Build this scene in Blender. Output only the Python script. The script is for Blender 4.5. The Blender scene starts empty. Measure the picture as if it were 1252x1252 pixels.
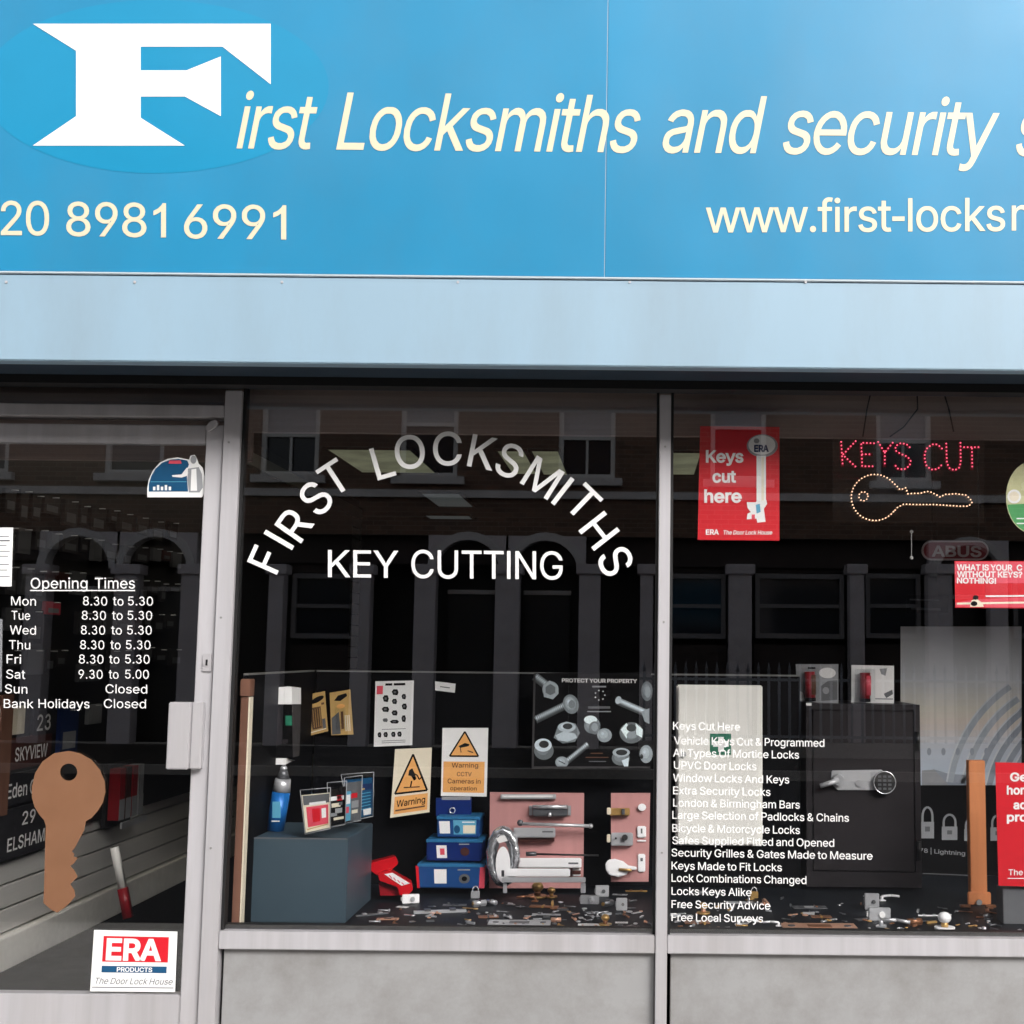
import bpy, bmesh, math, random
from mathutils import Vector, Matrix
from mathutils.geometry import tessellate_polygon

R = math.radians
SC = bpy.context.scene
COL = SC.collection
rnd = random.Random(7)

# ------------------------------------------------------------------ camera
F, PU, PV, W = 1600.0, 780.0, 626.0, 1252.0      # focal length and optical centre, in photograph pixels
cam_d = bpy.data.cameras.new('camera')
cam = bpy.data.objects.new('camera', cam_d)
COL.objects.link(cam)
cam_d.sensor_width = 36
cam_d.lens = 36 * F / W
cam_d.shift_x = -(PU - W / 2) / W
cam_d.clip_start = 0.05
cam_d.clip_end = 400
CAM = Vector((0, -4.1, 1.5))
ROT = (Matrix.Rotation(R(90 + 6.2), 3, 'X') @ Matrix.Rotation(R(0.58), 3, 'Z'))
cam.location = CAM
cam.rotation_euler = ROT.to_euler()
SC.camera = cam

# ------------------------------------------------------------------ world, sun, exposure
world = bpy.data.worlds.new('World')
SC.world = world
world.use_nodes = True
wn = world.node_tree
bg = wn.nodes['Background']
sky = wn.nodes.new('ShaderNodeTexSky')
sky.sky_type = 'NISHITA'
sky.sun_disc = False
SUN_EL, SUN_AZ = R(30), R(147)
sky.sun_elevation = SUN_EL
sky.sun_rotation = SUN_AZ
sky.air_density = 1.0
sky.dust_density = 6.0
sky.ozone_density = 1.0
hs = wn.nodes.new('ShaderNodeHueSaturation')
hs.inputs['Saturation'].default_value = 0.30
wn.links.new(sky.outputs[0], hs.inputs['Color'])
wn.links.new(hs.outputs[0], bg.inputs[0])
bg.inputs[1].default_value = 0.15
sun_d = bpy.data.lights.new('sun', 'SUN')
sun_d.energy = 1.5
sun_d.angle = R(25)
sun_d.color = (1.0, 0.985, 0.965)
sun = bpy.data.objects.new('sun', sun_d)
COL.objects.link(sun)
# sky rotation: azimuth measured clockwise from +Y
sd = Vector((math.sin(SUN_AZ) * math.cos(SUN_EL), math.cos(SUN_AZ) * math.cos(SUN_EL), math.sin(SUN_EL)))
sun.rotation_euler = sd.to_track_quat('Z', 'Y').to_euler()
SC.view_settings.view_transform = 'Standard'
SC.view_settings.look = 'None'
SC.view_settings.exposure = 0.75
SC.view_settings.gamma = 1
SC.view_settings.use_curve_mapping = False
SC.cycles.use_denoising = True
SC.cycles.max_bounces = 10
SC.cycles.transparent_max_bounces = 16
SC.cycles.caustics_reflective = False
SC.cycles.caustics_refractive = False

# ------------------------------------------------------------------ photograph coordinates to points in the place
def ray(u, v):
    return ROT @ Vector(((u - PU) / F, -(v - PV) / F, -1))

def at(u, v, Y=0.0):
    d = ray(u, v)
    return CAM + d * ((Y - CAM.y) / d.y)

def atx(u, v, X):
    d = ray(u, v)
    return CAM + d * ((X - CAM.x) / d.x)

def atz(u, v, Z):
    d = ray(u, v)
    return CAM + d * ((Z - CAM.z) / d.z)

def pxm(Y):            # metres per photograph pixel at depth Y
    return (Y - CAM.y) / F

# ------------------------------------------------------------------ materials
def lin(c):
    return tuple(((x / 255) / 12.92 if x / 255 <= 0.04045 else ((x / 255 + 0.055) / 1.055) ** 2.4) for x in c)

MATS = {}
def mat(name, rgb, rough=0.5, metal=0.0, emit=0.0, var=0.08, scale=30.0, bump=0.0, spec=0.5, coat=0.0, stretch=None, dirt=0.0, croug=0.05, dirtcol=(150, 140, 128), wav=0.0):
    if name in MATS:
        return MATS[name]
    m = bpy.data.materials.new(name)
    m.use_nodes = True
    nt = m.node_tree
    p = nt.nodes['Principled BSDF']
    col = (*lin(rgb), 1)
    p.inputs['Roughness'].default_value = rough
    p.inputs['Metallic'].default_value = metal
    p.inputs['Specular IOR Level'].default_value = spec
    p.inputs['Coat Weight'].default_value = coat
    p.inputs['Coat Roughness'].default_value = croug
    tc = nt.nodes.new('ShaderNodeTexCoord')
    mp = nt.nodes.new('ShaderNodeMapping')
    if stretch:
        mp.inputs['Scale'].default_value = stretch
    nt.links.new(tc.outputs['Object'], mp.inputs[0])
    ns = nt.nodes.new('ShaderNodeTexNoise')
    ns.inputs['Scale'].default_value = scale
    ns.inputs['Detail'].default_value = 6
    nt.links.new(mp.outputs[0], ns.inputs['Vector'])
    mr = nt.nodes.new('ShaderNodeMapRange')
    mr.inputs[1].default_value = 0.25
    mr.inputs[2].default_value = 0.75
    mr.inputs[3].default_value = 1 - var
    mr.inputs[4].default_value = 1 + var
    nt.links.new(ns.outputs[0], mr.inputs[0])
    mx = nt.nodes.new('ShaderNodeVectorMath')
    mx.operation = 'SCALE'
    mx.inputs[0].default_value = col[:3]
    nt.links.new(mr.outputs[0], mx.inputs['Scale'])
    out = mx.outputs[0]
    if dirt > 0:
        n2 = nt.nodes.new('ShaderNodeTexNoise')
        n2.inputs['Scale'].default_value = 2.3
        n2.inputs['Detail'].default_value = 9
        n2.inputs['Roughness'].default_value = 0.7
        nt.links.new(mp.outputs[0], n2.inputs['Vector'])
        r2 = nt.nodes.new('ShaderNodeMapRange')
        r2.inputs[1].default_value = 0.45
        r2.inputs[2].default_value = 0.75
        r2.inputs[3].default_value = 0
        r2.inputs[4].default_value = dirt
        nt.links.new(n2.outputs[0], r2.inputs[0])
        mc = nt.nodes.new('ShaderNodeMix')
        mc.data_type = 'RGBA'
        nt.links.new(r2.outputs[0], mc.inputs[0])
        nt.links.new(out, mc.inputs[6])
        mc.inputs[7].default_value = (*[x * 0.55 for x in lin(dirtcol)], 1)
        out = mc.outputs[2]
    nt.links.new(out, p.inputs['Base Color'])
    if emit > 0:
        nt.links.new(out, p.inputs['Emission Color'])
        p.inputs['Emission Strength'].default_value = emit
    if bump > 0:
        b = nt.nodes.new('ShaderNodeBump')
        b.inputs['Strength'].default_value = bump
        b.inputs['Distance'].default_value = 0.002
        nt.links.new(ns.outputs[0], b.inputs['Height'])
        nt.links.new(b.outputs[0], p.inputs['Normal'])
    if wav > 0:
        nw = nt.nodes.new('ShaderNodeTexNoise')
        nw.inputs['Scale'].default_value = 1.6
        nw.inputs['Detail'].default_value = 2
        nt.links.new(tc.outputs['Object'], nw.inputs['Vector'])
        bw = nt.nodes.new('ShaderNodeBump')
        bw.inputs['Strength'].default_value = wav
        bw.inputs['Distance'].default_value = 0.02
        nt.links.new(nw.outputs[0], bw.inputs['Height'])
        nt.links.new(bw.outputs[0], p.inputs['Normal'])
        nt.links.new(bw.outputs[0], p.inputs['Coat Normal'])
    MATS[name] = m
    return m

def glass_mat(name, f0=0.055, tint=(1, 1, 1), rough=0.0):
    m = bpy.data.materials.new(name)
    m.use_nodes = True
    nt = m.node_tree
    nt.nodes.clear()
    N = nt.nodes.new
    geo = N('ShaderNodeNewGeometry')
    dot = N('ShaderNodeVectorMath'); dot.operation = 'DOT_PRODUCT'
    nt.links.new(geo.outputs['Normal'], dot.inputs[0])
    nt.links.new(geo.outputs['Incoming'], dot.inputs[1])
    ab = N('ShaderNodeMath'); ab.operation = 'ABSOLUTE'
    nt.links.new(dot.outputs['Value'], ab.inputs[0])
    om = N('ShaderNodeMath'); om.operation = 'SUBTRACT'; om.inputs[0].default_value = 1
    nt.links.new(ab.outputs[0], om.inputs[1])
    pw = N('ShaderNodeMath'); pw.operation = 'POWER'; pw.inputs[1].default_value = 5
    nt.links.new(om.outputs[0], pw.inputs[0])
    ma = N('ShaderNodeMath'); ma.operation = 'MULTIPLY_ADD'
    ma.inputs[1].default_value = 1 - f0
    ma.inputs[2].default_value = f0
    nt.links.new(pw.outputs[0], ma.inputs[0])
    tr = N('ShaderNodeBsdfTransparent'); tr.inputs[0].default_value = (*tint, 1)
    gl = N('ShaderNodeBsdfGlossy'); gl.inputs['Roughness'].default_value = rough
    gl.inputs['Color'].default_value = (1, 1, 1, 1)
    mix = N('ShaderNodeMixShader')
    nt.links.new(ma.outputs[0], mix.inputs[0])
    nt.links.new(tr.outputs[0], mix.inputs[1])
    nt.links.new(gl.outputs[0], mix.inputs[2])
    o = N('ShaderNodeOutputMaterial')
    nt.links.new(mix.outputs[0], o.inputs[0])
    MATS[name] = m
    return m

# ------------------------------------------------------------------ mesh builder
class MB:
    def __init__(s):
        s.v, s.f, s.m, s.mats, s.sm = [], [], [], [], []
    def _mi(s, m):
        if m not in s.mats:
            s.mats.append(m)
        return s.mats.index(m)
    def face(s, pts, m, smooth=False):
        b = len(s.v)
        s.v += [Vector(p) for p in pts]
        s.f.append(tuple(range(b, b + len(pts))))
        s.m.append(s._mi(m)); s.sm.append(smooth)
    def hexa(s, p, m):          # 8 points: bottom ring then top ring
        b = len(s.v)
        s.v += [Vector(q) for q in p]
        for q in ((3, 2, 1, 0), (4, 5, 6, 7), (0, 1, 5, 4), (1, 2, 6, 5), (2, 3, 7, 6), (3, 0, 4, 7)):
            s.f.append(tuple(b + k for k in q)); s.m.append(s._mi(m)); s.sm.append(False)
        return s
    def box(s, a, c, m, M=None):
        x0, x1 = sorted((a[0], c[0])); y0, y1 = sorted((a[1], c[1])); z0, z1 = sorted((a[2], c[2]))
        p = [(x0, y0, z0), (x1, y0, z0), (x1, y1, z0), (x0, y1, z0), (x0, y0, z1), (x1, y0, z1), (x1, y1, z1), (x0, y1, z1)]
        if M is not None:
            p = [M @ Vector(q) for q in p]
        return s.hexa(p, m)
    def cyl(s, p0, p1, r, m, seg=16, r2=None, caps=True, squash=1.0):
        p0, p1 = Vector(p0), Vector(p1)
        r2 = r if r2 is None else r2
        d = (p1 - p0).normalized()
        a = d.orthogonal().normalized(); c = d.cross(a)
        b = len(s.v)
        for k in range(seg):
            t = 2 * math.pi * k / seg
            s.v.append(p0 + (a * math.cos(t) + c * math.sin(t) * squash) * r)
        for k in range(seg):
            t = 2 * math.pi * k / seg
            s.v.append(p1 + (a * math.cos(t) + c * math.sin(t) * squash) * r2)
        mi = s._mi(m)
        for k in range(seg):
            k2 = (k + 1) % seg
            s.f.append((b + k, b + k2, b + seg + k2, b + seg + k)); s.m.append(mi); s.sm.append(True)
        if caps:
            s.f.append(tuple(b + seg - 1 - k for k in range(seg))); s.m.append(mi); s.sm.append(False)
            s.f.append(tuple(b + seg + k for k in range(seg))); s.m.append(mi); s.sm.append(False)
        return s
    def tube(s, pts, r, m, seg=8):
        for a, c in zip(pts, pts[1:]):
            s.cyl(a, c, r, m, seg)
        return s
    def torus(s, c, ax, R0, r, m, seg=24, sub=8):
        c, ax = Vector(c), Vector(ax).normalized()
        a = ax.orthogonal().normalized(); b_ = ax.cross(a)
        b = len(s.v); mi = s._mi(m)
        for i in range(seg):
            t = 2 * math.pi * i / seg
            o = a * math.cos(t) + b_ * math.sin(t)
            for j in range(sub):
                q = 2 * math.pi * j / sub
                s.v.append(c + o * (R0 + r * math.cos(q)) + ax * r * math.sin(q))
        for i in range(seg):
            for j in range(sub):
                i2, j2 = (i + 1) % seg, (j + 1) % sub
                s.f.append((b + i * sub + j, b + i2 * sub + j, b + i2 * sub + j2, b + i * sub + j2)); s.m.append(mi); s.sm.append(True)
        return s
    def ball(s, c, r, m, seg=12, ring=8, sq=(1, 1, 1)):
        c = Vector(c); b = len(s.v); mi = s._mi(m)
        for i in range(ring + 1):
            p = math.pi * i / ring
            for j in range(seg):
                t = 2 * math.pi * j / seg
                s.v.append(c + Vector((r * sq[0] * math.sin(p) * math.cos(t), r * sq[1] * math.sin(p) * math.sin(t), r * sq[2] * math.cos(p))))
        for i in range(ring):
            for j in range(seg):
                j2 = (j + 1) % seg
                s.f.append((b + i * seg + j, b + (i + 1) * seg + j, b + (i + 1) * seg + j2, b + i * seg + j2)); s.m.append(mi); s.sm.append(True)
        return s
    def prism(s, front, back, m, side=None):   # front & back: matching rings of 3D points
        b = len(s.v); n = len(front)
        s.v += [Vector(q) for q in front] + [Vector(q) for q in back]
        tr = tessellate_polygon([[Vector(q) for q in front]])
        mi = s._mi(m); ms = s._mi(side or m)
        for t in tr:
            s.f.append((b + t[0], b + t[1], b + t[2])); s.m.append(mi); s.sm.append(False)
            s.f.append((b + n + t[2], b + n + t[1], b + n + t[0])); s.m.append(mi); s.sm.append(False)
        for k in range(n):
            k2 = (k + 1) % n
            s.f.append((b + k, b + k2, b + n + k2, b + n + k)); s.m.append(ms); s.sm.append(False)
        return s
    def build(s, name, parent=None, label=None, cat=None, group=None, kind=None, bevel=0.0, loc=None, keep=False):
        if not s.v:
            return None
        lo = Vector([min(q[i] for q in s.v) for i in range(3)])
        hi = Vector([max(q[i] for q in s.v) for i in range(3)])
        o_ = Vector(loc) if loc is not None else Vector(((lo.x + hi.x) / 2, (lo.y + hi.y) / 2, lo.z))
        me = bpy.data.meshes.new(name)
        me.from_pydata([q - o_ for q in s.v], [], s.f)
        for m in s.mats:
            me.materials.append(m if not isinstance(m, str) else MATS[m])
        me.polygons.foreach_set('material_index', s.m)
        me.polygons.foreach_set('use_smooth', s.sm)
        bm = bmesh.new(); bm.from_mesh(me)
        if bevel > 0 or any(s.sm):
            bmesh.ops.remove_doubles(bm, verts=bm.verts, dist=1e-5)
        if not keep:
            bmesh.ops.recalc_face_normals(bm, faces=bm.faces)
        if bevel > 0:
            es = [e for e in bm.edges if len(e.link_faces) == 2 and e.calc_face_angle(0) > 0.6]
            bmesh.ops.bevel(bm, geom=es, offset=bevel, segments=2, affect='EDGES', clamp_overlap=True)
        bm.to_mesh(me); bm.free()
        o = bpy.data.objects.new(name, me)
        COL.objects.link(o)
        if parent is not None:
            o.parent = parent
            o.location = o_ - WL[parent]
        else:
            o.location = o_
        WL[o] = o_
        tag(o, label, cat, group, kind)
        return o

WL = {}
def tag(o, label=None, cat=None, group=None, kind=None):
    if label: o['label'] = label
    if cat: o['category'] = cat
    if group: o['group'] = group
    if kind: o['kind'] = kind
    return o

def thing(name, loc, label, cat, group=None):
    o = bpy.data.objects.new(name, None)
    o.empty_display_size = 0.05
    COL.objects.link(o)
    o.location = loc
    WL[o] = Vector(loc)
    return tag(o, label, cat, group)

def dup(o, loc=None, rz=None, label=None, group=None, parent=None, scale=None):
    kids = [c for c in bpy.data.objects if c.parent == o] if parent is None else []
    c = o.copy()
    COL.objects.link(c)
    WL[c] = Vector(loc) if loc is not None else WL[o]
    c.location = WL[c] - (WL[parent] if parent else Vector())
    c.parent = parent
    if rz is not None: c.rotation_euler = (0, 0, rz)
    if scale: c.scale = (scale,) * 3
    if label: c['label'] = label
    if group: c['group'] = group
    for k in kids:
        d = k.copy(); COL.objects.link(d); d.parent = c
        for g in [q for q in bpy.data.objects if q.parent == k]:
            e = g.copy(); COL.objects.link(e); e.parent = d
    return c

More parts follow.
